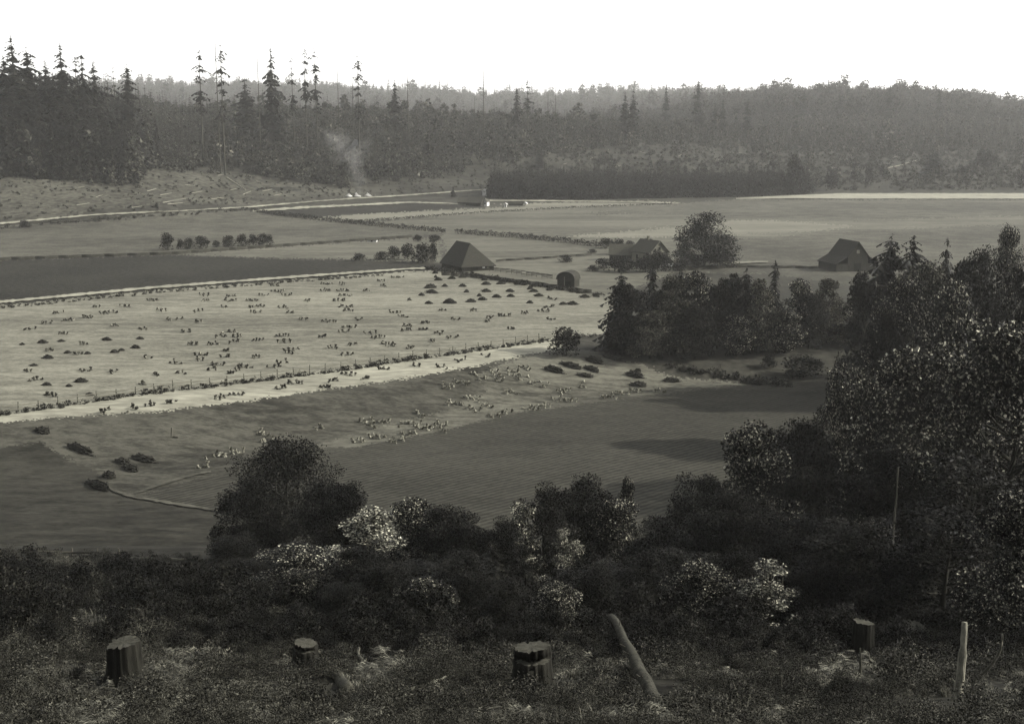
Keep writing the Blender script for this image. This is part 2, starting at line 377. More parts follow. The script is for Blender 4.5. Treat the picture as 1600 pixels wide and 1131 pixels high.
for k, (_, nm, mt, P) in enumerate(ZONES):
    sel = inpoly(jx, jy, P) & (CY > 145) & (CY < 1400)
    zone[sel] = k
rough_m = np.where(CY < 150, 0, np.where(CY > 600, 2, 1))
hz = height(CX, CY)
rough_m = np.where((CY > 600) & (hz < 0.6), 1, rough_m)
def submesh(sel, name, mt):
    q = Q[sel]; used, inv = np.unique(q, return_inverse=True)
    return mesh_np(name, V[used], inv.reshape(q.shape), M[mt], smooth=True)
for nm, mt, code in (('hillside_ground', 'slope', 0), ('valley_ground', 'rough', 1), ('hills', 'hill', 2)):
    tag(ob(nm, submesh((zone == -1) & (rough_m == code), nm, mt)), kind='structure')
for k, (_, nm, mt, P) in enumerate(ZONES):
    if (zone == k).any(): tag(ob(nm, submesh(zone == k, nm, mt)), kind='structure')

def way(name, mt, pts, wpx, jit=1.0):
    rr = np.random.RandomState(len(pts) + int(pts[0][1])); C3 = []
    for k in range(len(pts) - 1):
        n = max(4, int(abs(pts[k + 1][0] - pts[k][0]) / 5))
        for q in range(n + (k == len(pts) - 2)):
            f = q / n; C3.append((pts[k][0] + (pts[k + 1][0] - pts[k][0]) * f, pts[k][1] + (pts[k + 1][1] - pts[k][1]) * f, (wpx[k] + (wpx[k + 1] - wpx[k]) * f) * (1 + jit * rr.uniform(-.45, .3))))
    rows_ = []
    for (a, b, w) in C3:
        p, q = G(a, b + w / 2), G(a, b - w / 2); rows_.append([(p.x + (q.x - p.x) * f, p.y + (q.y - p.y) * f) for f in (0, .33, .66, 1)])
    A = np.array(rows_).reshape(-1, 2); z = height(A[:, 0], A[:, 1]) + np.clip(A[:, 1] / 900, .06, .5)
    q = [(i * 4 + k, i * 4 + 4 + k, i * 4 + 5 + k, i * 4 + 1 + k) for i in range(len(C3) - 1) for k in range(3)]
    return tag(ob(name, mesh_np(name, np.column_stack([A, z]), np.array(q), M[mt], True)), kind='structure')
way('farm_track', 'track', [(-60, 479), (30, 471), (240, 451), (460, 434.5), (640, 422), (665, 421)], [4, 4, 4, 3.5, 3, 3])
way('footpath', 'pasture', [(150, 752), (178, 768), (205, 777), (270, 788), (345, 800)], [3, 4, 4, 4, 3])
way('footpath', 'pasture', [(212, 772), (255, 757), (290, 746), (330, 738)], [3, 4, 4, 3])
way('valley_road', 'gravel', [(-60, 356), (30, 348), (150, 337), (300, 330), (400, 324), (480, 317), (560, 311), (640, 306), (700, 301.5), (760, 297)], [2.6, 2.6, 2.4, 2.2, 2.2, 2, 2, 2, 1.8, 1.6])
way('gravel_lane', 'gravel', [(395, 331), (470, 326), (560, 321.5), (640, 317.5), (700, 319), (745, 322)], [3.2, 3.4, 3, 2.6, 1.6, 1.4])
way('far_lane', 'gravel', [(765, 314.5), (850, 315), (950, 316), (1060, 319)], [2.2, 2, 1.6, 1.5])
way('far_stubble_field', 'track', [(1150, 311.5), (1240, 308.8), (1310, 307.5), (1560, 307.5), (1900, 307)], [1.5, 4.5, 8.5, 9, 8], .18)
way('yard_lane', 'pasture_pale', [(1045, 418.5), (1100, 416), (1150, 412.5), (1200, 411)], [3, 4, 4, 1.5])

# ------------------------------------------------------------------ plants: meshes
def cards(C, size, rr, flat=0.0, nrm=None, asp=0.6):
    """one diamond-shaped leaf (or spray of leaves) at each centre"""
    n = len(C); size = np.broadcast_to(size, (n,))[:, None]
    a = rr.normal(size=(n, 3)); a[:, 2] *= (1 - flat); a /= np.linalg.norm(a, axis=1)[:, None] + 1e-9
    b = rr.normal(size=(n, 3)); b -= a * (a * b).sum(1)[:, None]; b /= np.linalg.norm(b, axis=1)[:, None] + 1e-9
    V = np.stack([C + a * size * .5, C + b * size * asp * .5 + a * size * .05, C - a * size * .5, C - b * size * asp * .5 + a * size * .05], 1).reshape(-1, 3)
    return V, np.arange(4 * n).reshape(n, 4)
def conifer(name, h, r, seed, whorls=22, per=6, k=4, base=.12, droop=.35, gap=0.0, mt='fir', trunk='bark', trad=None, point=1.0, up=0.0, leaf=1.0):
    rr = np.random.RandomState(seed)
    t = MB(); tr = trad or h * .012
    lean = rr.uniform(-.01, .01, 2) * h
    zz = np.linspace(0, 1, 6)
    t.tube(np.stack([lean[0] * zz ** 2, lean[1] * zz ** 2, zz * h * .985 - .3 * (zz == 0)], 1), tr * (1 - zz * .93), 6, .1, seed=seed)
    vs, fs, n = [], [], 0
    for i in range(whorls):
        f = (i + rr.uniform(-.3, .3)) / (whorls - 1); f = min(max(f, 0), 1)
        z = h * (base + (1 - base) * f * .985)
        if rr.rand() < gap: continue
        L0 = r * ((1 - f) ** point) * (0.5 + .85 * rr.rand()) + r * .06
        a0 = rr.rand() * 6.28
        for j in range(per):
            if rr.rand() < gap * .6: continue
            a = a0 + j * 6.283 / per + rr.normal() * .25; L = L0 * rr.uniform(.4, 1.25)
            d = np.array([math.cos(a), math.sin(a), 0]); sdv = np.array([-d[1], d[0], 0])
            zc = z + rr.normal() * h * .008
            o = np.array([lean[0] * f ** 2, lean[1] * f ** 2, zc])
            for q in range(k):
                s0, s1 = q / k, (q + 1.25) / k
                p0 = o + d * L * s0 + np.array([0, 0, up * L * s0 - droop * L * s0 ** 1.6]); p1 = o + d * L * s1 + np.array([0, 0, up * L * s1 - droop * L * s1 ** 1.6])
                wd = L * .36 * (1 - s0 * .55) * leaf * rr.uniform(.7, 1.3)
                mid = (p0 + p1) / 2; hang = np.array([0, 0, -wd * rr.uniform(.1, .75)])
                vs += [p0, mid + sdv * wd * .5 + hang, p1, mid - sdv * wd * .5 + hang * rr.uniform(.2, 1.2)]
                fs.append((n, n + 1, n + 2, n + 3)); n += 4
    crown = mesh_np(name + '_crown', np.array(vs), np.array(fs), M[mt])
    return dict(trunk=t.mesh(name + '_trunk', M[trunk], True), crown=crown, h=h, r=r)
def broadleaf(name, h, r, seed, n=5000, leaf=.3, lobes=26, mt='leaf_dark', base=.15, trunk='bark', top=.5, jit=.28, stems=1):
    rr = np.random.RandomState(seed)
    t = MB(); C = []
    cz = h * (base + (1 - base) * .5); rz = h * (1 - base) * .5
    for i in range(lobes):
        a = rr.uniform(0, 6.283); f = rr.rand() ** .9; zq = h * (base + (1 - base) * (.06 + .86 * f))
        prof = (.78 + .22 * f / .38) if f < .38 else max(.12, math.sqrt(max(0, 1 - ((f - .38) / .66) ** 2)) * (1 - top * (f - .38)))
        q = r * prof * rr.uniform(.25, .90)
        C.append(np.array([math.cos(a) * q, math.sin(a) * q, zq]))
    C = np.array(C)
    tr = h * .018
    for s in range(stems):
        off = np.array([rr.normal() * .12 * r, rr.normal() * .12 * r]) * (stems > 1)
        zz = np.linspace(0, 1, 6); P = np.stack([off[0] * (1 + zz * 2.5) + rr.normal(size=6) * .02 * h * zz, off[1] * (1 + zz * 2.5) + rr.normal(size=6) * .02 * h * zz, zz * h * .82 - .4 * (zz == 0)], 1)
        t.tube(P, tr * (1.15 - zz) / (stems ** .4), 7, .12, seed=seed + s)
    for c in C:
        zb = max(h * .12, c[2] - np.hypot(c[0], c[1]) * rr.uniform(.6, 1.1)); zb = min(zb, h * .7)
        p0 = np.array([0, 0, zb]); m = (p0 + c) / 2 + np.array([0, 0, -.03 * h])
        t.tube([p0, m, c], [tr * .38, tr * .24, tr * .05], 5, .1, seed=seed)
    cnt = rr.multinomial(n, np.ones(lobes) / lobes); L = []
    for c, m in zip(C, cnt):
        g = rr.normal(size=(m, 3)); g /= np.linalg.norm(g, axis=1)[:, None]
        rad = r * jit * rr.uniform(.8, 1.5) * (rr.rand(m) ** .35)[:, None]
        L.append(c + g * rad * np.array([1.15, 1.15, .85]))
    L = np.concatenate(L); L = L[L[:, 2] > h * .03]
    Vv, Ff = cards(L, leaf * rr.uniform(.55, 1.35, len(L)), rr, .3)
    return dict(trunk=t.mesh(name + '_trunk', M[trunk], True), crown=mesh_np(name + '_crown', Vv, Ff, M[mt]), h=h, r=r)

# ------------------------------------------------------------------ scattering of uncountable growth
def proto_join(p, name):
    """one mesh (trunk and crown together) for growth that is scattered by the thousand"""
    a, b = p['trunk'], p['crown']
    Va = np.zeros(len(a.vertices) * 3); a.vertices.foreach_get('co', Va); Vb = np.zeros(len(b.vertices) * 3); b.vertices.foreach_get('co', Vb)
    fa = [tuple(q.vertices) for q in a.polygons]; fb = [tuple(q.vertices) for q in b.polygons]
    me = bpy.data.meshes.new(name); na = len(a.vertices)
    me.from_pydata(np.concatenate([Va.reshape(-1, 3), Vb.reshape(-1, 3)]).tolist(), [], fa + [tuple(i + na for i in f) for f in fb])
    me.materials.append(a.materials[0]); me.materials.append(b.materials[0])
    me.polygons.foreach_set('material_index', np.array([0] * len(fa) + [1] * len(fb), np.int32))
    return me
def scatter(name, protos, P, rz, sc, idx, label=None):
    """one 'stuff' object: the plants in protos instanced on points by geometry nodes"""
    me = bpy.data.meshes.new(name); P = np.asarray(P, np.float32)
    me.vertices.add(len(P)); me.vertices.foreach_set('co', P.ravel())
    for nm, arr, ty in (('rz', rz, 'FLOAT'), ('sc', sc, 'FLOAT'), ('id_pick', idx, 'INT')):
        at_ = me.attributes.new(nm, ty, 'POINT'); at_.data.foreach_set('value', np.asarray(arr, np.float32 if ty == 'FLOAT' else np.int32))
    o = ob(name, me); tag(o, label, None, None, 'stuff')
    ng = bpy.data.node_groups.new(name, 'GeometryNodeTree')
    ng.interface.new_socket('Geometry', in_out='INPUT', socket_type='NodeSocketGeometry'); ng.interface.new_socket('Geometry', in_out='OUTPUT', socket_type='NodeSocketGeometry')
    N, L = ng.nodes, ng.links
    gi = N.new('NodeGroupInput'); go = N.new('NodeGroupOutput'); io = N.new('GeometryNodeInstanceOnPoints'); jn = N.new('GeometryNodeJoinGeometry')
    for m in protos[::-1]:      # links into a join are read last first
        po = bpy.data.objects.new(m.name, m)
        oi = N.new('GeometryNodeObjectInfo'); oi.inputs['Object'].default_value = po; oi.inputs['As Instance'].default_value = True
        L.new(oi.outputs['Geometry'], jn.inputs[0])
    def attr(nm, ty):
        a = N.new('GeometryNodeInputNamedAttribute'); a.data_type = ty; a.inputs['Name'].default_value = nm
        return a.outputs[0]
    cx = N.new('ShaderNodeCombineXYZ'); L.new(attr('rz', 'FLOAT'), cx.inputs[2])
    L.new(gi.outputs[0], io.inputs['Points']); L.new(jn.outputs[0], io.inputs['Instance'])
    io.inputs['Pick Instance'].default_value = True; L.new(attr('id_pick', 'INT'), io.inputs['Instance Index'])
    L.new(cx.outputs[0], io.inputs['Rotation']); L.new(attr('sc', 'FLOAT'), io.inputs['Scale'])
    L.new(io.outputs[0], go.inputs[0])
    md = o.modifiers.new('scatter', 'NODES'); md.node_group = ng
    return o

FIR = [proto_join(conifer('young_fir', 11, 1.9 + .3 * i, 20 + i, whorls=12, per=6, k=2, base=.03, mt='young', leaf=1.9, droop=.5), 'young_fir') for i in range(4)]
ALD = [proto_join(broadleaf('young_alder', 10, 2.6, 30 + i, n=170, leaf=1.5, lobes=9, mt='alder', base=.1, trunk='bark_pale', jit=.4), 'young_alder') for i in range(3)]
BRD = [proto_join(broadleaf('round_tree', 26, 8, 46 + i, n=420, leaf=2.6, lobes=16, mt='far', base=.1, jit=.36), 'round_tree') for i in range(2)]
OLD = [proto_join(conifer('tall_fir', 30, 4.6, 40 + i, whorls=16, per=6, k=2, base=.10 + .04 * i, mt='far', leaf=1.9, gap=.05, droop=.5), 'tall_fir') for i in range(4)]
BUS = [proto_join(broadleaf('low_bush', 2.2, 1.6, 50 + i, n=90, leaf=.75, lobes=6, mt='brush', base=.0, jit=.5, stems=2), 'low_bush') for i in range(3)]
DRK = [proto_join(conifer('grove_fir', 18, 3.6, 60 + i, whorls=14, per=6, k=2, base=.05, mt='fir', leaf=1.9, droop=.5), 'grove_fir') for i in range(3)]

def pts_region(n, u0, u1, d0, d1, seed):
    rr = np.random.RandomState(seed)
    d = np.sqrt(rr.uniform(d0 ** 2, d1 ** 2, n)); u = rr.uniform(u0, u1, n)
    return u * d, d, rr
def pxof(x, y):
    z = height(x, y) - CAM_Z; zc = y * math.cos(PITCH) - z * math.sin(PITCH); yc = y * math.sin(PITCH) + z * math.cos(PITCH)
    return W / 2 + F * x / zc, H / 2 - F * yc / zc

# second growth on the logged hill
x, y, rr = pts_region(52000, -.52, .52, 690, 1700, 71)
px, py = pxof(x, y)
foot = np.interp(px, [-200, 30, 190, 215, 240, 350, 440, 540, 600, 700, 800, 900, 1080, 1180, 1250, 1330, 1450, 1800], [272, 276, 288, 284, 264, 268, 282, 295, 286, 272, 256, 232, 222, 232, 236, 240, 240, 245])
dens = wob(x, y, 90)
keep = (py < foot + rr.normal(size=len(x)) * 3) & ((py < foot - 14) | (rr.rand(len(x)) < .8)) & (rr.rand(len(x)) < np.where(px > 700, .62 + .2 * dens, 1))
x, y, px, py = x[keep], y[keep], px[keep], py[keep]
alder = rr.rand(len(x)) < np.where(px < 330, .05, .22)
sc = np.exp(rr.normal(size=len(x)) * .28) * np.where(px < 240, 1.7, 1.15) * np.where(px > 1000, .85, 1.0)
scatter('hillside_woods', FIR + ALD, np.stack([x, y, height(x, y) - .2], 1), rr.uniform(0, 6.28, len(x)), sc, np.where(alder, 4 + rr.randint(0, 3, len(x)), rr.randint(0, 4, len(x))),
        'dark second growth woods covering the hillside behind the fields')
# the ridges behind, hazy
x, y, rr = pts_region(15000, -.5, .26, 2500, 4000, 72)
scatter('ridge_forest', OLD + BRD, np.stack([x, y, height(x, y) - .2], 1), rr.uniform(0, 6.28, len(x)), np.clip(np.exp(rr.normal(size=len(x)) * .3) * .95, .4, 2.1) * (1 + .25 * wob(x, y, 230)), rr.randint(0, 6, len(x)),
        'pale hazy fir forest along the far ridge')
x, y, rr = pts_region(13000, .06, .52, 1650, 2300, 76)
scatter('hill_forest', OLD + BRD, np.stack([x, y, height(x, y) - .2], 1), rr.uniform(0, 6.28, len(x)), np.clip(np.exp(rr.normal(size=len(x)) * .25) * .68, .3, 1.4) * (1 + .3 * wob(x, y, 130)), rr.choice(6, len(x), p=[.13, .13, .13, .13, .24, .24]),
        'hazy wooded hill behind the right fields')
OGJ = [proto_join(conifer('old_growth_fir', 45, 7.0, 45 + i, whorls=24, per=7, k=2, base=.06, droop=.6, gap=.05, mt='fir', trunk='snag', point=.7, trad=.6, leaf=2.2), 'old_growth_fir') for i in range(3)]
x, y, rr = pts_region(1500, -.5, -.28, 720, 1000, 77)
px, py = pxof(x, y); keep = (px < 225 + rr.normal(size=len(px)) * 14) & (py < np.interp(px, [-200, 30, 190, 230], [272, 276, 288, 280])) & (rr.rand(len(px)) < .55)
x, y, px = x[keep], y[keep], px[keep]
scatter('old_growth_stand', OGJ, np.stack([x, y, height(x, y) - .2], 1), rr.uniform(0, 6.28, len(x)), rr.uniform(.6, 1.0, len(x)) * np.interp(px, [0, 120, 225], [1.2, 1.05, .65]), rr.randint(0, 3, len(x)), 'dense dark old fir stand at the upper left')
# dark grove at the far end of the fields
gx, gd = [], []
x, y, rr = pts_region(5200, -.05, .27, 855, 985, 73)
px, py = pxof(x, y)
keep = (px > 768 + rr.normal(size=len(px)) * 3) & (px < 1262) & (py < np.interp(px, [760, 900, 1150, 1260], [311, 312, 308, 303])) & (py > np.interp(px, [760, 1000, 1260], [296, 297, 292]))
x, y = x[keep], y[keep]
scatter('conifer_grove', DRK, np.stack([x, y, height(x, y) - .2], 1), rr.uniform(0, 6.28, len(x)), np.clip(np.exp(rr.normal(size=len(x)) * .2) * .85, .5, 1.35), rr.randint(0, 3, len(x)),
        'long dark conifer grove at the far edge of the fields')
# brush on the cleared slopes
x, y, rr = pts_region(26000, -.52, .52, 640, 1250, 74)
px, py = pxof(x, y); z = height(x, y)
low = np.interp(px, [-200, 30, 400, 760, 1250, 1800], [384, 342, 320, 296, 300, 299])
keep = (py < low - 2) & (py > foot.min() - 30) & (rr.rand(len(x)) < np.where(x < 0, .18, .35) + .4 * (wob(x, y, 50) > -.1))
keep &= ~((px > 700) & (z < .6))
x, y, z = x[keep], y[keep], z[keep]
scatter('slope_brush', BUS + FIR[:1] + ALD[:1], np.stack([x, y, z - .1], 1), rr.uniform(0, 6.28, len(x)), rr.uniform(.3, .95, len(x)) * np.where(x < 0, .8, 1.5), np.where((rr.rand(len(x)) < .9) | (x < -60), rr.randint(0, 3, len(x)), rr.randint(3, 5, len(x))),
        'low brush on the logged-off slopes')

# ------------------------------------------------------------------ single trees
def plant(proto, name, p, h, wid, label, cat, group=None, rz=None, sub='crown'):
    """an Empty at the foot of the tree > trunk, crown"""
    sxy = wid / (2 * proto['r']); t = empty(name, p, random.uniform(0, 6.28) if rz is None else rz, (sxy, sxy, h / proto['h']))
    ob('trunk', proto['trunk'], t); ob(sub, proto['crown'], t)
    return tag(t, label, cat, group)
def tree_px(proto, name, px, base, top, wpx, label, cat='tree', group=None, depth=None, rz=None):
    p = at(px, depth) if depth else G(px, base)
    return plant(proto, name, p - Vector((0, 0, .15)), ztop(p, top), wpx / ppm(p), label, cat, group, rz)

OG = [conifer('old_fir', 60, 6.5, 80 + i, whorls=34, per=7, k=3, base=.12 + .04 * i, droop=.6, gap=.14 + .04 * i, mt='fir', trunk='snag', point=.6, trad=.75, leaf=2.6) for i in range(4)]
SP = [conifer('sparse_fir', 60, 5.2, 90 + i, whorls=20, per=5, k=3, base=.45, droop=.4, gap=.28, mt='fir', trunk='snag', point=.35, trad=.62, leaf=2.0) for i in range(4)]
def snag(name, h, seed, r=.55):
    rr = np.random.RandomState(seed); t = MB(); zz = np.linspace(0, 1, 8)
    t.tube(np.stack([rr.normal(size=8) * .08, rr.normal(size=8) * .08, zz * h - .3 * (zz == 0)], 1), r * (1 - zz * .72), 7, .12, seed=seed)
    b = MB()
    for i in range(9):
        z = h * rr.uniform(.4, .97); a = rr.uniform(0, 6.28); L = rr.uniform(.6, 2.4)
        b.tube([[0, 0, z], [math.cos(a) * L * .6, math.sin(a) * L * .6, z - .05], [math.cos(a) * L, math.sin(a) * L, z - L * .25]], [.14, .09, .03], 5, seed=i)
    return dict(trunk=t.mesh(name + '_trunk', M['snag'], True), crown=b.mesh(name + '_limbs', M['snag']), h=h, r=2.2)
SN = [snag('snag', 50, 100 + i) for i in range(3)]

GS = 'tall firs and snags standing above the second growth'
sky_trees = [   # proto, x, top, width, depth, kind, label
    (OG[0], 33, 52, 50, 760, 'fir', 'tall dark fir at the left edge of the forest'),
    (OG[1], 54, 70, 44, 770, 'fir', 'dark fir with a bulging rounded top, second from the left edge'),
    (OG[2], 80, 93, 30, 780, 'fir', 'dense dark fir between the rounded fir and the tall spire'),
    (OG[0], 106, 64, 38, 775, 'fir', 'tallest spire of the dark firs at the upper left'),
    (SP[0], 126, 84, 22, 790, 'fir', 'slim fir just right of the tallest spire'),
    (OG[3], 138, 72, 30, 785, 'fir', 'ragged fir with drooping top branches, upper left'),
    (OG[2], 156, 94, 30, 800, 'fir', 'last broad fir on the right of the dark upper left stand'),
    (SP[1], 174, 112, 18, 830, 'fir', 'thin low fir between the dark stand and the lone spire'),
    (OG[1], 206, 97, 28, 840, 'fir', 'lone fir spire standing right of the dark left stand'),
    (OG[2], 92, 112, 34, 765, 'fir', 'short dark fir filling the gap below the tallest spire'),
    (OG[1], 18, 84, 40, 765, 'fir', 'dark fir half cut off by the left edge'),
    (SP[2], 318, 74, 24, 880, 'fir', 'thin sparse fir left of the tall twin trunks'),
    (SN[0], 345, 57, 9, 840, 'snag', 'tallest bare snag on the skyline with no branches left'),
    (SP[3], 352, 66, 22, 835, 'fir', 'one-sided sparse fir touching the tallest bare snag'),
    (OG[3], 387, 116, 44, 980, 'fir', 'flat-topped fir clump between the twin trunks and the dense fir'),
    (SN[1], 408, 80, 8, 900, 'snag', 'bare pole snag just left of the dense skyline fir'),
    (OG[0], 428, 70, 32, 930, 'fir', 'dense full-branched fir spire on the left skyline'),
    (SP[1], 460, 88, 16, 950, 'fir', 'small sparse fir right of the dense skyline fir'),
    (SP[0], 480, 72, 18, 940, 'fir', 'left one of a pair of tall sparse firs'),
    (SP[2], 497, 74, 22, 930, 'fir', 'right one of a pair of tall sparse firs'),
    (SN[2], 531, 107, 7, 930, 'snag', 'short bare snag right of the pair of sparse firs'),
    (SP[3], 562, 84, 20, 950, 'fir', 'slender fir with a bare pointed tip above the smoke'),
    (SN[0], 553, 114, 7, 960, 'snag', 'short snag beside the slender fir above the smoke'),
    (OG[2], 618, 124, 22, 1080, 'fir', 'small pyramid fir on the crest right of the slender fir'),
    (SN[1], 638, 117, 8, 1070, 'snag', 'thin snag rising from dark brush on the crest'),
    (SN[2], 742, 152, 6, 1120, 'snag', 'stubby broken snag left of the leaning white snag'),
    (SN[0], 756, 111, 8, 1050, 'snag', 'tall pale snag standing alone at the middle of the crest'),
    (OG[1], 808, 134, 16, 1150, 'fir', 'shorter fir beside the bushy-topped fir near the middle'),
    (SP[0], 824, 123, 20, 1140, 'fir', 'bushy-topped sparse fir near the middle of the skyline'),
    (SN[1], 868, 132, 6, 1200, 'snag', 'hair-thin snag right of the bushy-topped fir'),
    (SN[2], 856, 147, 7, 1190, 'snag', 'low broken snag near the bushy-topped fir'),
    (OG[0], 976, 142, 20, 1200, 'fir', 'left fir of the dark pair on the crest'),
    (OG[3], 988, 136, 20, 1195, 'fir', 'right fir of the dark pair on the crest'),
    (OG[1], 1089, 122, 18, 1450, 'fir', 'pale spire rising above the right part of the far ridge'),
    (OG[2], 1040, 132, 14, 1450, 'fir', 'thin pale fir left of the pale spire on the far ridge'),
    (OG[0], 1094, 164, 16, 1330, 'fir', 'small dark fir below the pale ridge spire'),
    (OG[3], 1116, 156, 15, 1320, 'fir', 'first of three dark firs on the right crest'),
    (OG[2], 1128, 152, 14, 1330, 'fir', 'middle of three dark firs on the right crest'),
    (SP[1], 1150, 160, 14, 1330, 'fir', 'last of three dark firs on the right crest'),
    (OG[1], 1166, 156, 14, 1350, 'fir', 'small dark fir just beyond the three crest firs'),
    (OG[0], 1255, 135, 16, 1640, 'fir', 'fir tip at the top of the long right ridge'),
    (OG[3], 1310, 136, 14, 1600, 'fir', 'stout fir standing out of a notch in the right ridge'),
    (OG[2], 1388, 131, 16, 1620, 'fir', 'fir spire on the rounded right ridge'),
    (OG[1], 1465, 138, 14, 1600, 'fir', 'fir tip where the right ridge starts to fall'),
    (OG[0], 842, 236, 22, 1010, 'fir', 'small dark fir on the pale brush slope above the grove'),
]
for (pr, px_, top, wp, dep, kind, lab) in sky_trees:
    if kind == 'fir': wp *= 1.65 if px_ < 220 else 1.2
    tree_px(pr, 'dead_snag' if kind == 'snag' else 'fir_tree', px_, 0, top, wp, lab, 'snag' if kind == 'snag' else 'tree', GS, depth=dep)

BL = [broadleaf('broadleaf', 14, 5.5, 120 + i, n=26000, leaf=.25, lobes=64, mt=('leaf_dark', 'leaf_sunfleck', 'leaf_dark')[i], base=.0, top=(.35, .5, .2)[i], jit=.19) for i in range(3)]
PALE = [broadleaf('pale_tree', 11, 3.0, 130 + i, n=6000, leaf=.23, lobes=40, mt='leaf_pale', base=.0, top=.6, jit=.20, stems=2) for i in range(2)]
MAPLE = [broadleaf('maple', 18, 7.5, 140 + i, n=42000, leaf=.25, lobes=90, mt='leaf_sunfleck', base=.02, top=.3, jit=.15, stems=1) for i in range(2)]
MC = [conifer('valley_fir', 16, 4.2, 150 + i, whorls=30, per=9, k=5, base=.02, droop=.45, mt='leaf_dark', point=.5, leaf=1.8) for i in range(3)]
FT = broadleaf('farm_tree', 18, 9.5, 158, n=16000, leaf=.5, lobes=80, mt='leaf_dark', base=.0, top=.55, jit=.2)
DOME = broadleaf('dome_tree', 16, 9.0, 159, n=34000, leaf=.27, lobes=100, mt='leaf_dark', base=.0, top=.15, jit=.17)
CT = [broadleaf('clump_broadleaf', 14, 5.5, 154 + i, n=11000, leaf=.42, lobes=60, mt=('leaf_dark', 'leaf_sunfleck', 'clump_leaf')[i], base=.0, top=.35, jit=.20) for i in range(3)]
SM = [broadleaf('bushy_tree', 5, 2.6, 160 + i, n=1300, leaf=.5, lobes=14, mt='hedge', base=.06, top=.3, jit=.42) for i in range(3)]

# small trees by the barn and along the orchard row
row = [(262, 391, 366, 22), (283, 390, 374, 14), (296, 390, 372, 14), (316, 389, 370, 24), (338, 387, 376, 12), (358, 386, 368, 20), (378, 385, 367, 18), (396, 384, 367, 18), (411, 383, 365, 16), (421, 383, 368, 12)]
ords = ['first', 'second', 'third', 'fourth', 'fifth', 'sixth', 'seventh', 'eighth', 'ninth', 'last']
for i, (a, b, c, d) in enumerate(row):
    tree_px(SM[i % 3], 'orchard_tree', a, b, c, d, '%s small tree, counted from the left, in the orchard row on the pasture' % ords[i], 'tree', 'orchard row on the left pasture')
for i, (a, b, c, d, l) in enumerate([
        (562, 407, 396, 24, 'low round bush at the edge of the ploughed field'), (597, 406, 393, 22, 'leftmost shrubby tree of the clump left of the barn'),
        (616, 405, 386, 22, 'shrubby tree with an open top, left of the barn'), (637, 406, 381, 22, 'taller shrubby tree in the clump left of the barn'),
        (660, 411, 381, 34, 'round full tree next to the barn'), (678, 409, 380, 14, 'thin pale tree touching the barn wall'),
        (653, 378, 367, 14, 'left of two small bushes by the hedge gap'), (679, 378, 367, 18, 'right of two small bushes by the hedge gap')]):
    tree_px(SM[(i + 1) % 3], 'shrubby_tree', a, b, c, d, l, 'tree')
# bushes about the farmhouse
for i, (a, b, c, d, l) in enumerate([
        (948, 388, 373, 26, 'dark bush at the right end of the hedge'), (968, 398, 374, 24, 'bushy tree at the left corner of the farmhouse'), (884, 410, 398, 20, 'low spreading bush right of the barn fence'),
        (942, 420, 404, 26, 'round dark bush in the farmyard garden'), (960, 424, 402, 36, 'broad dark bush in front of the farmhouse'), (925, 395, 389, 14, 'small bush on the path to the farmhouse'),
        (985, 392, 377, 18, 'small tree against the long farmhouse roof'), (1000, 424, 404, 26, 'dark shrub below the farmhouse windows'), (1012, 383, 372, 16, 'bush behind the farmhouse roof ridge'),
        (1040, 424, 397, 22, 'dark shrub at the right corner of the farmhouse'), (925, 424, 414, 20, 'clipped low bush at the left of the garden'), (1065, 424, 404, 26, 'dark bush between the house and the big tree'), (1013, 426, 398, 28, 'tall bush hiding the left of the farmhouse front'), (1028, 425, 392, 26, 'tall bush hiding the farmhouse door'), (978, 426, 403, 28, 'bush hiding the long shed wall')]):
    tree_px(SM[i % 3], 'garden_bush', a, b, c, d, l, 'bush', 'bushes around the farmhouse')
tree_px(FT, 'broadleaf_tree', 1100, 417, 332, 118, 'big rounded dark tree beside the farmhouse', 'tree', rz=.4)
for i, (a, b, c, d, l) in enumerate([(708, 308, 290, 10, 'lone dark fir by the far white house'), (1240, 303, 248, 28, 'tallest dark tree at the right end of the grove'), (1298, 298, 268, 22, 'dark bushy tree right of the grove'),
        (1335, 280, 250, 16, 'small pointed tree on the right clearing'), (1357, 285, 258, 14, 'dark tree in the middle of the right clearing'), (1380, 278, 258, 14, 'tree at the foot of the pale logging road'),
        (1460, 276, 234, 44, 'big round tree on the right hillside'), (1505, 278, 260, 40, 'wide low tree on the right hillside'), (1540, 268, 236, 40, 'dark tree near the right edge of the hillside'), (1268, 300, 276, 18, 'small dark tree at the corner of the grove')]):
    tree_px([MC[0], SM[0], SM[1]][i % 3] if i != 0 else MC[1], 'far_tree', a, b, c, d, l, 'tree', 'single trees below the wooded hills')

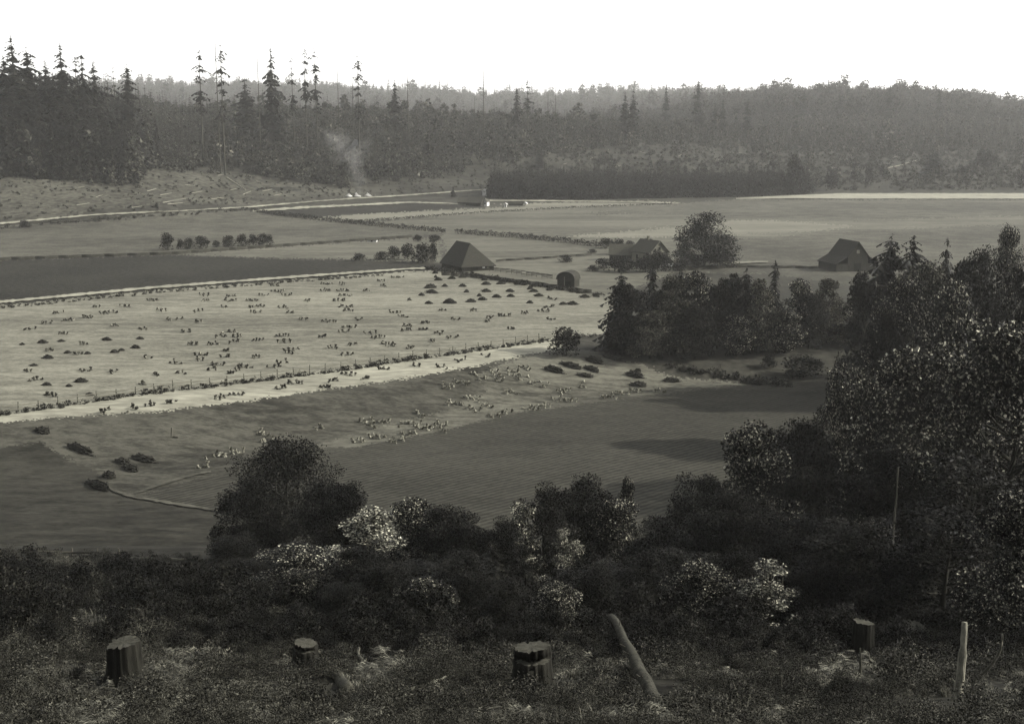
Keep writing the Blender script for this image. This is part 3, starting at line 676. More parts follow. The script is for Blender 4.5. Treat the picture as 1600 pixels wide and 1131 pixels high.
# the clump on the near side of the farm
for i, (pr, a, b, c, d, l) in enumerate([
        (MC[0], 968, 548, 424, 76, 'pointed dark tree at the left end of the farm clump'), (CT[0], 985, 552, 440, 90, 'dense dark tree in front at the left end of the clump'), (MC[1], 1018, 548, 405, 66, 'tall dark fir in the left half of the farm clump'),
        (CT[2], 1045, 556, 425, 80, 'dense dark tree rising in front of the farmhouse'), (CT[1], 1085, 545, 420, 70, 'leafy tree with light speckles in the middle of the clump'), (CT[0], 1120, 545, 432, 66, 'round tree in the middle of the farm clump'),
        (MC[2], 1163, 545, 416, 62, 'fir with feathery top in the right half of the clump'), (MC[1], 1207, 540, 404, 46, 'slender fir with drooping boughs, tallest at the right of the clump'), (CT[1], 1190, 548, 446, 70, 'pale leafed tree leaning beside the slender fir'),
        (CT[1], 1245, 540, 432, 60, 'leafy tree right of the slender fir'), (CT[2], 1290, 535, 430, 56, 'dark tree at the right end of the farm clump'), (CT[1], 1150, 556, 488, 70, 'low bushy tree in front of the clump'),
        (CT[1], 1225, 552, 480, 80, 'low spreading tree at the right front of the clump'), (CT[0], 1085, 560, 470, 80, 'dark bushy tree at the front middle of the clump'), (CT[2], 1185, 552, 430, 60, 'dark tree right behind the pale leafed one'), (CT[0], 1265, 545, 455, 60, 'dark low tree before the right end of the clump'), (CT[2], 1015, 560, 480, 80, 'dark low tree at the left front of the clump'), (CT[1], 1320, 540, 500, 80, 'spreading bush tree at the right front of the clump'), (CT[0], 1140, 540, 425, 60, 'dark tree between the round tree and the feathery fir'), (MC[0], 1062, 545, 418, 50, 'dark fir in the middle of the clump'), (CT[1], 1315, 528, 470, 60, 'pale low tree between the clump and the right woods')]):
    tree_px(pr, 'clump_tree', a, b, c, d, l, 'tree', 'tree clump in front of the farm')
for i, (a, b, c, d, l) in enumerate([(885, 556, 515, 50, 'small tree at the end of the rail fence casting a long shadow'), (1200, 575, 553, 26, 'small bush on the rough ground below the clump'), (1255, 590, 556, 60, 'dark bush on the rough ground at the foot of the right woods'),
        (1075, 562, 548, 30, 'low bush at the foot of the clump'), (1180, 600, 590, 30, 'low bush at the end of the brushy ditch'), (38, 356, 344, 16, 'dark bush at the left end of the valley road'), (245, 330, 318, 7, 'lone small bush on the far lane')]):
    tree_px(SM[i % 3], 'field_bush', a, b, c, d, l, 'bush')

# right hand woods, nearer
for i, (pr, a, dep, c, d, l) in enumerate([
        (MC[0], 1378, 250, 364, 130, 'left fir of the dark twin firs at the right'), (MC[1], 1414, 246, 364, 130, 'right fir of the dark twin firs at the right'), (MC[2], 1465, 255, 368, 60, 'small pointed fir behind the right woods'),
        (BL[0], 1510, 235, 376, 110, 'dark rounded tree at the upper right'), (CT[0], 1345, 240, 420, 90, 'dark tree left of the twin firs'), (CT[2], 1440, 235, 398, 110, 'dark tree between the twin firs and the small pointed fir'), (CT[0], 1500, 200, 400, 150, 'dark tree below the small pointed fir'), (BL[1], 1400, 205, 420, 130, 'leafy tree in front of the twin firs'), (BL[1], 1470, 180, 430, 150, 'leafy tree in the middle of the right woods'), (BL[2], 1560, 170, 400, 170, 'dark tree at the right edge of the picture'),
        (BL[1], 1560, 262, 345, 70, 'pale thin tree top at the far right edge'), (BL[0], 1375, 175, 470, 100, 'dark tree on the left side of the right woods'),
        (MAPLE[0], 1440, 112, 500, 300, 'big-leafed maple with sunlit leaves at the right'), (MAPLE[1], 1560, 92, 480, 330, 'big-leafed maple cut off by the right edge'), (MAPLE[0], 1350, 130, 560, 170, 'sunlit maple at the left front of the right woods'),
        (BL[2], 1250, 128, 690, 170, 'dark tree at the foot of the right woods'), (BL[0], 1370, 92, 690, 240, 'deeply shaded tree under the maples'), (BL[2], 1500, 80, 700, 300, 'deeply shaded tree in the lower right corner of the woods'), (BL[1], 1165, 118, 655, 190, 'leafy tree with light speckles at the edge of the row field'),
        (MAPLE[1], 1310, 142, 556, 150, 'leafy tree standing over the right edge of the row field'), (BL[0], 1245, 134, 640, 170, 'dark tree covering the right end of the row field'), (BL[2], 1085, 112, 735, 140, 'dark tree at the near edge of the row field'), (BL[0], 1150, 100, 760, 180, 'black tree below the leafy one at the row field'), (BL[2], 1025, 94, 805, 150, 'dark bushy tree right of the wispy sapling'),
        (BL[0], 1110, 104, 790, 170, 'low dark tree between the row field and the leaning pole'), (BL[2], 1235, 96, 800, 200, 'low dark tree below the right woods')]):
    tree_px(pr, 'woodland_tree', a, 0, c, d, l, 'tree', 'trees of the right woods', depth=dep)
# foreground trees
for i, (pr, a, dep, c, d, l) in enumerate([
        (DOME, 448, 128, 684, 232, 'big dark rounded tree in the left foreground'), (BL[2], 395, 120, 740, 140, 'dark tree forming the left shoulder of the big rounded tree'), (BL[0], 520, 116, 740, 150, 'dark tree on the right side of the big rounded tree'),
        (PALE[0], 582, 96, 778, 130, 'young tree with glittering pale leaves in the foreground'), (PALE[1], 525, 92, 850, 120, 'small pale-leafed tree in front of the big dark tree'), (BL[1], 645, 104, 775, 150, 'dark leafy tree right of the glittering young tree'), (BL[0], 700, 100, 784, 160, 'dark tree with a flat dome at the foreground centre'),
        (BL[2], 640, 78, 880, 200, 'low dark tree in deep shade at the foreground centre'), (MC[1], 770, 92, 850, 90, 'dark young fir left of the second pale tree'), (PALE[1], 815, 98, 778, 90, 'second pale-leafed young tree, near the middle'), (BL[0], 905, 106, 738, 170, 'dark domed tree at the middle of the foreground'),
        (BL[2], 850, 100, 752, 140, 'dark bushy tree behind the second pale tree'), (BL[1], 965, 104, 775, 130, 'leafy tree right of the dark domed tree'), (PALE[0], 885, 90, 815, 70, 'thin pale-leafed sapling below the dark domed tree'), (BL[1], 978, 110, 738, 46, 'wispy sapling against the row field'),
        (BL[2], 960, 80, 880, 200, 'dark low tree behind the leaning pole'), (BL[0], 742, 98, 812, 120, 'dark tree filling the gap right of the flat dome'), (BL[2], 785, 94, 805, 110, 'dark tree at the left of the second pale tree'), (BL[0], 540, 108, 745, 120, 'dark tree just behind the glittering young tree'), (BL[1], 850, 76, 900, 130, 'shaded tree behind the cut stump'), (BL[0], 560, 72, 850, 150, 'dark tree below the glittering young tree'), (BL[2], 720, 70, 860, 170, 'dark tree low on the slope left of the cut stump'), (BL[1], 460, 84, 850, 190, 'leafy dark tree at the foot of the big rounded tree'), (BL[2], 900, 66, 880, 150, 'dark tree low on the slope behind the leaning pole top'), (BL[0], 1060, 74, 850, 190, 'dark tree right of the leaning pole'), (BL[0], 1330, 66, 800, 240, 'black shaded tree behind the pale-edged stump'), (BL[2], 1470, 62, 790, 260, 'black shaded tree behind the bleached snag'), (BL[1], 1575, 56, 760, 200, 'shaded tree at the lower right edge'), (BL[2], 370, 100, 830, 120, 'dark low tree left of the big rounded tree foot'), (PALE[1], 1195, 62, 868, 130, 'bush with small pale leaves on the right foreground slope')]):
    tree_px(pr, 'foreground_tree', a, 0, c, d, l, 'tree', 'trees at the foot of the near slope', depth=dep)

front = [(395, 88, 868, 120), (470, 70, 885, 120), (540, 64, 905, 120), (610, 66, 872, 130), (665, 62, 900, 130), (735, 64, 885, 120), (790, 60, 900, 110), (870, 60, 905, 120), (930, 64, 878, 120), (1000, 70, 860, 140), (1090, 66, 872, 150), (1150, 72, 850, 130), (1270, 64, 868, 140)]
for i, (a, dep, c, d) in enumerate(front):
    tree_px([BL[2], BL[1], BL[0]][i % 3], 'slope_tree', a, 0, c, d, 'low dark tree on the near slope, %s from left in the front row' % 'first second third fourth fifth sixth seventh eighth ninth tenth eleventh twelfth thirteenth'.split()[i], 'tree', 'front row of low trees on the near slope', depth=dep)

# ------------------------------------------------------------------ undergrowth of the near slope
def fern(seed, n=9, L=1.0):
    rr = np.random.RandomState(seed); vs, fs, k = [], [], 0
    for i in range(n):
        a = i * 6.283 / n + rr.normal() * .3; d = np.array([math.cos(a), math.sin(a), 0]); s = np.array([-d[1], d[0], 0]); l = L * rr.uniform(.6, 1.15); up = rr.uniform(.5, 1.0)
        for q in range(16):
            f = (q + .7) / 16.5; c = d * l * f + np.array([0, 0, up * l * (f * 1.35 - f * f * 1.05)]); w = l * .23 * math.sin(math.pi * min(1, f * .8 + .2)); tw = rr.normal() * .06
            for sg in (-1, 1):
                vs += [c - d * .012 * l, c + s * sg * w + d * .05 * l + [0, 0, -w * .35 + tw * l], c + d * .03 * l]; fs.append((k, k + 1, k + 2)); k += 3
    me = mesh_np('fern', np.array(vs), np.array(fs), M['fern']); return me
def grass(seed):
    rr = np.random.RandomState(seed); vs, fs = [], []
    for i in range(60):
        a = rr.uniform(0, 6.28); o = rr.normal(size=2) * .16; L = rr.uniform(.35, .95); ln = rr.uniform(.1, .6); s = np.array([-math.sin(a), math.cos(a), 0]) * .014
        p0 = np.array([o[0], o[1], 0]); p1 = p0 + np.array([math.cos(a) * L * ln * .4, math.sin(a) * L * ln * .4, L * .6]); p2 = p0 + np.array([math.cos(a) * L * ln, math.sin(a) * L * ln, L * (.9 - .3 * ln)])
        k = len(vs); vs += [p0 - s, p0 + s, p1 + s, p1 - s, p2]; fs.append((k, k + 1, k + 2)); fs.append((k, k + 2, k + 3)); fs.append((k + 3, k + 2, k + 4))
    return mesh_np('grass_tuft', np.array(vs), np.array(fs), M['dry_grass'])
def twigs(seed):
    rr = np.random.RandomState(seed); b = MB()
    for i in range(7):
        a = rr.uniform(0, 6.28); L = rr.uniform(.5, 1.6); t = rr.uniform(.1, .9)
        b.tube([[0, 0, 0], [math.cos(a) * L * t * .5, math.sin(a) * L * t * .5, L * .6], [math.cos(a) * L * t, math.sin(a) * L * t, L]], [.025, .018, .006], 4, seed=i)
    me = b.mesh('dry_stalks', M['rail']); return me
UND = [fern(1), fern(2, 12), fern(3, 7, .8)] + [proto_join(broadleaf('bramble', 1.2, .9, 170 + i, n=900, leaf=.075, lobes=14, mt='brush', base=0, jit=.42, stems=4), 'bramble') for i in range(3)] + [grass(4), twigs(5)]
rr = np.random.RandomState(75)
n = 26000
y = 19 + 116 * rr.rand(n) ** 1.6; x = rr.uniform(-.62, .62, n) * (y + 14)
z = height(x, y)
pick = rr.choice(8, n, p=[.17, .14, .15, .15, .14, .13, .117, .003])
patch = wob(x, y, 9) + .6 * wob(x, y, 3.5)
pick = np.where((patch > .25) & (rr.rand(n) < .8), rr.randint(0, 3, n), np.where((patch < -.3) & (rr.rand(n) < .8), 3 + rr.randint(0, 3, n), pick))
scl = np.clip(np.exp(rr.normal(size=n) * .35), .4, 1.6) * (1 + .35 * patch).clip(.45, 1.5) * np.interp(y, [19, 30, 50, 90, 150], [.22, .5, .65, .7, .5])
clear = np.ones(n, bool)
for (sx_, sy_, rad_) in ((831, 1078, 2.0), (197, 1066, 1.8), (478, 1040, 1.6), (1346, 1030, 2.0), (1425, 1022, 2.0), (1494, 1092, 2.0), (1040, 1112, 1.6), (1022, 1086, 1.6), (1005, 1060, 1.4), (985, 1030, 1.2), (1530, 1070, 1.4), (545, 1082, 1.2), (520, 1065, 1.0)):
    q_ = G(sx_, sy_); clear &= (np.hypot(x - q_.x, (y - q_.y + rad_ * .75) * .75) > rad_ * .85) | (scl < .2)
x, y, z, scl, pick = x[clear], y[clear], z[clear], scl[clear], pick[clear]; n = len(x)
scatter('undergrowth', UND, np.stack([x, y, z - .08], 1), rr.uniform(0, 6.28, n), scl, pick, 'ferns and brambles covering the near slope')
SHR = [proto_join(broadleaf('shrub', 3.0, 1.7, 180 + i, n=2600, leaf=.15, lobes=18, mt=('leaf_dark', 'shrub', 'leaf_dark')[i], base=0, jit=.30, stems=3), 'shrub') for i in range(3)]
n = 3200; y = 47 + 88 * rr.rand(n) ** 1.1; x = rr.uniform(-.56, .56, n) * (y + 6); kk = (y < np.where(x / y < -.21, 92 + 12 * rr.rand(n), 200)) & ((y < 80) | (rr.rand(n) < .6)); x, y = x[kk], y[kk]; n = len(x)
scatter('slope_shrubs', SHR, np.stack([x, y, height(x, y) - .1], 1), rr.uniform(0, 6.28, n), np.clip(np.exp(rr.normal(size=n) * .35) * .55, .2, 1.1) * np.interp(y, [46, 60, 100, 118, 140], [.5, 1.0, 1.0, .6, .35]), rr.randint(0, 3, n), 'dark shrubs crowding the middle of the near slope')
# weeds along the field edges
def along(pts, step, seed, spread):
    rr = np.random.RandomState(seed); out = []
    W3 = [G(*p) for p in pts]
    for a, b in zip(W3[:-1], W3[1:]):
        m = max(2, int((b - a).length / step))
        for k in range(m):
            p = a.lerp(b, (k + rr.rand()) / m); out.append((p.x + rr.normal() * spread, p.y + rr.normal() * spread))
    return np.array(out), rr
def weed_line(name, pts, step, seed, spread, s0, s1, label):
    P, rr = along(pts, step, seed, spread); m = len(P)
    scatter(name, BUS, np.stack([P[:, 0], P[:, 1], height(P[:, 0], P[:, 1]) - .1], 1), rr.uniform(0, 6.28, m), rr.uniform(s0, s1, m), rr.randint(0, 3, m), label)
weed_line('fence_brush', [(-60, 655), (30, 645), (150, 627), (330, 605), (560, 576), (700, 555), (860, 533), (935, 524)], 0.6, 1, .45, .15, .5, 'dark brush along the foot of the rail fence')
weed_line('track_weeds', [(-60, 486), (30, 479), (240, 458), (460, 441), (600, 431)], 1.2, 2, .7, .2, .55, 'weeds below the farm track')
weed_line('ditch_brush', [(1050, 574), (1110, 586), (1180, 598), (1240, 604)], .5, 3, .7, .3, .75, 'brushy ditch running below the clump')
weed_line('barnyard_weeds', [(660, 420), (720, 428), (800, 442), (870, 452), (930, 462)], .8, 4, 1.2, .25, .7, 'weeds along the barnyard fence')
weed_line('pasture_edge_brush', [(-60, 862), (60, 866), (200, 876), (330, 884), (420, 892)], .35, 6, 1.2, .15, .4, 'brush at the lower edge of the left pasture')
weed_line('road_brush', [(-60, 362), (30, 355), (150, 345), (300, 336), (400, 329)], 2.5, 7, 1.5, .4, .9, 'brush below the valley road')

# ------------------------------------------------------------------ hedges and fences
def hedge(name, pts, hgt, wid, leaf, per_m, label, seed, gaps=()):
    rr = np.random.RandomState(seed); W3 = [G(*p) for p in pts]; o3 = W3[0]; C = []
    for a, b in zip(W3[:-1], W3[1:]):
        L = (b - a).length; m = int(L * per_m); f = rr.rand(m); d = (b - a).normalized(); nn = Vector((-d.y, d.x, 0))
        bump = 1 + .35 * np.sin(f * L / 2.3 + seed) * np.sin(f * L / .9)
        hh = rr.rand(m) ** .7 * hgt * bump; s = rr.normal(size=m) * wid * .4
        x = a.x + (b.x - a.x) * f + nn.x * s; y = a.y + (b.y - a.y) * f + nn.y * s
        C.append(np.stack([x, y, height(x, y) + hh], 1))
    C = np.concatenate(C) - np.array(o3)
    Vv, Ff = cards(C, leaf * rr.uniform(.6, 1.4, len(C)), rr)
    t = empty(name, o3); ob('foliage', mesh_np('hedge_foliage', Vv, Ff, M['hedge']), t)
    s = MB(); k = 0
    for a, b in zip(W3[:-1], W3[1:]):
        m = int((b - a).length / 3)
        for q in range(m):
            p = a.lerp(b, q / m) - o3; s.tube([[p.x, p.y, p.z - .2], [p.x + rr.normal() * .2, p.y, p.z + hgt * .7]], [.09, .04], 5)
    tag(ob('stems', s.mesh('hedge_stems', M['bark']), t), kind='stuff')
    return tag(t, label, 'hedge')
hedge('hedge', [(398, 331), (470, 341), (560, 351), (640, 359), (697, 364)], 2.0, 1.6, .6, 26, 'long dark hedge running from the lane to the gap above the barn', 1)
hedge('hedge', [(712, 365), (800, 371), (880, 379), (938, 386)], 2.0, 1.6, .6, 30, 'dark hedge running from the gap to the farmhouse', 2)
hedge('hedge', [(545, 348), (740, 334), (900, 325), (1050, 319.5)], 1.1, 1.0, .6, 10, 'thin low hedge across the far fields', 3)

def unit_post():
    b = MB(); b.tube([[0, 0, -.3], [.01, 0, .8], [0, .02, 1.5]], [.11, .10, .085], 6, .12, seed=3); return b.mesh('post', M['post'])
def unit_rail(mt, r=.075):
    b = MB(); b.tube([[0, 0, 0], [.33, .01, .02], [.66, -.01, .01], [1, 0, 0]], [r, r * 1.1, r, r * .8], 5, .2, seed=5); return b.mesh('rail', M[mt])
POST, RAIL, RAILD = unit_post(), unit_rail('rail'), unit_rail('rail_dark', .12)
def lay(me, name, a, b, parent, o3):
    d = b - a; L = d.length
    return ob(name, me, parent, a - o3, (0, -math.asin(max(-1, min(1, d.z / L))), math.atan2(d.y, d.x)), (L, 1, 1))
def points(pts, step):
    W3 = [G(*p) for p in pts]; out = [W3[0]]; carry = 0
    for a, b in zip(W3[:-1], W3[1:]):
        L = (b - a).length; s = step - carry
        while s < L:
            p = a.lerp(b, s / L); p.z = float(height(p.x, p.y)); out.append(p); s += step
        carry = L - (s - step)
    return out
def post_fence(name, pts, step, rails, label, rail=RAIL, hs=1.0, ph=1.0):
    P = points(pts, step); o3 = P[0].copy(); t = empty(name, o3)
    for p in P: ob('post', POST, t, p - o3, (random.uniform(-.05, .05), random.uniform(-.06, .06), random.uniform(0, 6)), (1, 1, ph * random.uniform(.88, 1.12)))
    for a, b in zip(P[:-1], P[1:]):
        for hgt in rails:
            if random.random() < .06: continue
            lay(rail, 'rail', a + Vector((0, -.12, hgt + random.uniform(-.06, .06))), b + Vector((0, -.12, hgt + random.uniform(-.06, .06))), t, o3)
    return tag(t, label, 'fence')
def worm_fence(name, pts, step, label, n=4, rail=RAILD, zig=.8, hgt=.28):
    P = points(pts, step); o3 = P[0].copy(); t = empty(name, o3)
    Q2 = [p + Vector((0, zig * (1 if i % 2 else -1), 0)) for i, p in enumerate(P)]
    for a, b in zip(Q2[:-1], Q2[1:]):
        for k in range(n):
            lay(rail, 'rail', a + Vector((0, 0, .12 + hgt * k)), b + Vector((0, 0, .18 + hgt * k)), t, o3)
    return tag(t, label, 'fence')
post_fence('rail_fence', [(-40, 652), (30, 643), (150, 624.5), (330, 602.5), (560, 573.5), (700, 552.5), (860, 530)], 3.6, (.55, 1.15), 'long post and rail fence between the stubble field and the lower strip', ph=1.1)
post_fence('barnyard_fence', [(765, 424), (800, 428), (868, 437)], 2.6, (.5, 1.0, 1.4), 'plank fence running from the barn to the small shed', rail=RAILD)
worm_fence('zigzag_fence', [(-40, 409), (30, 406), (270, 398), (430, 386.5), (580, 375.5), (645, 371)], 4.2, 'zigzag split rail fence below the orchard row')
worm_fence('zigzag_fence', [(775, 409), (840, 405.5), (925, 399)], 4.0, 'short zigzag fence across the pasture right of the barn', n=3)
worm_fence('zigzag_fence', [(690, 430), (760, 436), (840, 446), (925, 459)], 4.0, 'zigzag fence along the top of the stubble field below the barn')
worm_fence('zigzag_fence', [(-40, 357), (30, 351), (200, 339), (385, 330)], 5.0, 'zigzag fence following the valley road', n=3)
worm_fence('zigzag_fence', [(1060, 424), (1150, 418), (1290, 420)], 4.2, 'zigzag fence beside the lane right of the farmhouse', n=3)
post_fence('pole_fence', [(60, 868), (130, 869), (200, 872)], 4.0, (.5,), 'broken pole fence at the lower left edge of the pasture', rail=RAILD, ph=.7)
gp = G(268, 684); o_ = empty('gate_post', gp); tag(o_, 'single dark post standing on the grassy bank at the left', 'post')
ob('post', POST, o_, (0, 0, 0), (0, .06, 0), (1.6, 1.6, 1.15)); lay(RAILD, 'brace', Vector((.1, 0, .1)), Vector((1.1, 0, .05)), o_, Vector((0, 0, 0)))

# ------------------------------------------------------------------ buildings
def building(name, loc, rz, w, l, eave, ridge, label, hip=(0, 0), over=.5, wall='board', roof='shake', cat='building', openings=(), chimney=False, roof2=None):
    """ridge along local Y; front end at -Y. parts: wall, roof, gable, openings"""
    t = empty(name, loc, rz); hw, hl = w / 2, l / 2
    b = MB(); th = .18
    for (c, d) in (((0, -hl + th / 2, eave / 2 - .2), (w, th, eave + .4)), ((0, hl - th / 2, eave / 2 - .2), (w, th, eave + .4)), ((-hw + th / 2, 0, eave / 2 - .2), (th, l - 2 * th, eave + .4)), ((hw - th / 2, 0, eave / 2 - .2), (th, l - 2 * th, eave + .4))): b.box(c, d)
    ob('wall', b.mesh('wall', M[wall]), t)
    k = (ridge - eave) / hw; ez = eave - over * k
    yf, yb = -hl + hip[0], hl - hip[1]
    fo, bo = (over if hip[0] == 0 else 0), (over if hip[1] == 0 else 0)
    X, Yf, Yb = hw + over, -hl - over, hl + over
    top = np.array([(-X, Yf, ez), (X, Yf, ez), (X, Yb, ez), (-X, Yb, ez), (0, yf - fo, ridge), (0, yb + bo, ridge)])
    bot = top - np.array([0, 0, .22])
    V_ = np.concatenate([top, bot])
    qs = [(0, 4, 5, 3), (1, 2, 5, 4), (6, 9, 11, 10), (7, 10, 11, 8), (3, 9, 6, 0), (1, 7, 8, 2)]
    tr = []
    if hip[0]: tr += [(0, 1, 4), (6, 10, 7)]; qs += [(0, 6, 7, 1)]
    else: qs += [(0, 6, 10, 4), (4, 10, 7, 1)]
    if hip[1]: tr += [(2, 3, 5), (8, 11, 9)]; qs += [(2, 8, 9, 3)]
    else: qs += [(3, 5, 11, 9), (5, 2, 8, 11)]
    if roof2 and hip[0]:
        ob('roof', mesh_np('roof', V_, [np.array(qs), np.array(tr)], M[roof]), t)
    else:
        ob('roof', mesh_np('roof', V_, [np.array(qs), np.array(tr)] if tr else np.array(qs), M[roof]), t)
    for sgn, hp in ((-1, hip[0]), (1, hip[1])):
        if not hp:
            y0 = sgn * (hl - .02); y1 = sgn * (hl - th)
            v = [(-hw, y0, eave), (hw, y0, eave), (0, y0, ridge - .25), (-hw, y1, eave), (hw, y1, eave), (0, y1, ridge - .25)]
            ob('gable', mesh_np('gable', v, [np.array([(0, 1, 2), (3, 5, 4)]), np.array([(0, 3, 4, 1), (1, 4, 5, 2), (2, 5, 3, 0)])], M[wall]), t)
    for (nm, side, c, z0, wd, hg, mt) in openings:
        b = MB()
        if side == 'F': b.box((c, -hl - .03, z0 + hg / 2), (wd, .1, hg))
        elif side == 'L': b.box((-hw - .03, c, z0 + hg / 2), (.1, wd, hg))
        elif side == 'R': b.box((hw + .03, c, z0 + hg / 2), (.1, wd, hg))
        po = ob(nm, b.mesh(nm, M[mt]), t)
        if nm in ('window', 'door'):
            f = MB(); e = .1
            for dx, dz, sx, sz in ((-wd / 2 - e / 2, 0, e, hg + 2 * e), (wd / 2 + e / 2, 0, e, hg + 2 * e), (0, hg / 2 + e / 2, wd, e), (0, -hg / 2 - e / 2, wd, e)):
                if side == 'F': f.box((c + dx, -hl - .05, z0 + hg / 2 + dz), (sx, .14, sz))
                else: f.box(((-hw - .05) if side == 'L' else (hw + .05), c + dx, z0 + hg / 2 + dz), (.14, sx, sz))
            ob('frame', f.mesh('frame', M['white' if wall == 'white' else 'board_grey']), po)
    if chimney:
        b = MB(); b.box((0, l * .1, ridge + .3), (.7, .7, 1.6)); b.box((0, l * .1, ridge + 1.2), (.9, .9, .2)); ob('chimney', b.mesh('chimney', M['board_grey']), t)
    return tag(t, label, cat)
def foot(px, py, dz=0.0):
    p = G(px, py); return p
# big barn: near end turned to the right front
pc = G(722, 425); a27 = math.radians(28)
cx = pc.x + 6.2 * math.cos(a27) - 8.4 * math.sin(a27); cy = pc.y + 6.2 * math.sin(a27) + 8.4 * math.cos(a27)
building('hay_barn', (cx, cy, 0), a27, 12.4, 16.8, 2.3, 9.2, 'large dark hip-roofed hay barn standing alone in the middle of the valley', hip=(6.3, 0), over=.6, wall='board', roof='shake', cat='barn',
         openings=[('barn_door', 'F', -1.5, 0, 2.6, 2.2, 'dark'), ('hatch', 'F', 2.2, .9, 1.0, .8, 'white'), ('hatch', 'F', 3.8, .7, .9, .9, 'board_grey'), ('barn_door', 'L', 0, 0, 3.0, 2.3, 'dark')])
# small shed with a rounded roof
def shed(px, py):
    p = G(px, py); t = empty('small_shed', p, math.radians(-22)); w, l, e = 5.6, 5.0, 2.3
    b = MB(); th = .15
    for (c, d) in (((0, -l / 2, e / 2), (w, th, e)), ((0, l / 2, e / 2), (w, th, e)), ((-w / 2, 0, e / 2), (th, l - th * 2, e)), ((w / 2, 0, e / 2), (th, l - th * 2, e))): b.box(c, d)
    ob('wall', b.mesh('wall', M['board']), t)
    n = 9; ang = np.linspace(math.pi, 0, n); xs = np.cos(ang) * (w / 2 + .3); zs = e - .1 + np.sin(ang) ** .9 * 2.5; V_ = []
    for yy in (-l / 2 - .4, l / 2 + .4):
        for k in (0, .14):
            V_ += [(x_, yy, z_ + k) for x_, z_ in zip(xs, zs)]
    q = []
    for k in range(n - 1):
        q += [(n + k, n + k + 1, 3 * n + k + 1, 3 * n + k), (k, 2 * n + k, 2 * n + k + 1, k + 1), (k, k + 1, n + k + 1, n + k), (2 * n + k, 3 * n + k, 3 * n + k + 1, 2 * n + k + 1)]
    ob('roof', mesh_np('roof', V_, np.array(q), M['shake']), t)
    fan = [(0, -l / 2 + .02, e)] + [(x_ * .94, -l / 2 + .02, z_ - .05) for x_, z_ in zip(xs, zs)]
    ob('gable', mesh_np('gable', fan, np.array([(0, k, k + 1) for k in range(1, n)]), M['board']), t)
    b = MB(); b.box((.9, -l / 2 - .1, .95), (1.9, .1, 1.7)); ob('doorway', b.mesh('doorway', M['dark']), t)
    b = MB(); b.box((-.4, -l / 2 - .14, 1.6), (.16, .1, 3.2)); ob('corner_post', b.mesh('corner_post', M['rail']), t)
    tag(t, 'small round-roofed shed at the corner of the stubble field', 'shed')
shed(888, 447)
pf = G(1018, 412)
building('farmhouse', (pf.x, pf.y + 6, 0), math.radians(32), 8.5, 11, 4.2, 8.2, 'farmhouse with a pale gable edge half hidden by bushes', over=.5, wall='board_grey', roof='shake_grey', cat='house', chimney=True,
         openings=[('window', 'F', -2, 1.2, 1.1, 1.5, 'dark'), ('door', 'F', .6, .1, 1.1, 2.2, 'dark'), ('window', 'F', 2.6, 1.2, 1.1, 1.5, 'dark'), ('window', 'F', 0, 4.6, 1.0, 1.3, 'dark'), ('window', 'L', -2, 1.2, 1.1, 1.5, 'dark'), ('window', 'L', 2.2, 1.2, 1.1, 1.5, 'dark')])
fh = bpy.data.objects['farmhouse']
for sg in (-1, 1):
    b = MB(); v = np.array([(0, -6.03, 8.32), (sg * 4.8, -6.03, 3.80), (sg * 4.8, -6.03, 3.45), (0, -6.03, 7.95)]); v2 = v + np.array([0, -.06, 0]); b.add(np.concatenate([v, v2]), [(0, 1, 2, 3), (7, 6, 5, 4), (0, 4, 5, 1), (2, 6, 7, 3)]); ob('bargeboard', b.mesh('bargeboard', M['board_grey']), fh)
pf2 = G(986, 408)
building('long_shed', (pf2.x, pf2.y + 4, 0), math.radians(80), 7, 15, 2.6, 6.0, 'long low shingle roofed shed joined to the left of the farmhouse', over=.4, wall='board', roof='shake_grey', cat='shed', openings=[('door', 'L', 2, 0, 1.6, 2.0, 'dark')])
pf3 = G(1047, 419); t = empty('white_wagon_box', pf3, .2); b = MB(); b.box((0, 0, 1.0), (3.2, 1.5, .8)); ob('box', b.mesh('box', M['white']), t)
b = MB(); b.box((0, 0, .5), (2.6, .2, .16)); b.box((-1.0, 0, .45), (.14, 1.7, .14)); b.box((1.0, 0, .45), (.14, 1.7, .14)); ob('undercarriage', b.mesh('undercarriage', M['board']), t)
for sx in (-1.0, 1.0):
    for sy in (-.85, .85):
        b = MB(); b.tube([[sx, sy - .05, .45], [sx, sy + .05, .45]], [.45, .45], 12); ob('wheel', b.mesh('wheel', M['board']), t)
tag(t, 'white box-like wagon by the right corner of the farmhouse', 'wagon')
pb = G(1332, 424)
hb = building('gabled_barn', (pb.x, pb.y + 6, 0), math.radians(14), 7.6, 13, 5.6, 10.3, 'dark gabled barn with lean-to roofs at the right beside the woods', over=.4, wall='board', roof='shake', cat='barn', openings=[('barn_door', 'F', 0, 0, 2.8, 2.8, 'dark'), ('hatch', 'F', 0, 6.2, 1.1, 1.2, 'board_grey')])
for sg in (-1, 1):
    x0, x1 = sg * 3.85, sg * 8.6
    v = [(x0, -6.8, 5.3), (x1, -6.8, 2.7), (x1, 6.8, 2.7), (x0, 6.8, 5.3)]; v += [(a_, b_, c_ - .2) for a_, b_, c_ in v]
    ob('lean_to_roof', mesh_np('lean_to_roof', v, np.array([(0, 1, 2, 3), (7, 6, 5, 4), (0, 4, 5, 1), (1, 5, 6, 2), (2, 6, 7, 3), (3, 7, 4, 0)]), M['shake']), hb)
    b = MB(); b.box((sg * 8.0, 0, 1.3), (.16, 13, 2.8)); b.box((sg * 5.9, -6.4, 1.3), (4.1, .16, 2.8)); b.box((sg * 5.9, 6.4, 1.3), (4.1, .16, 2.8)); ob('lean_to_wall', b.mesh('lean_to_wall', M['board']), hb)
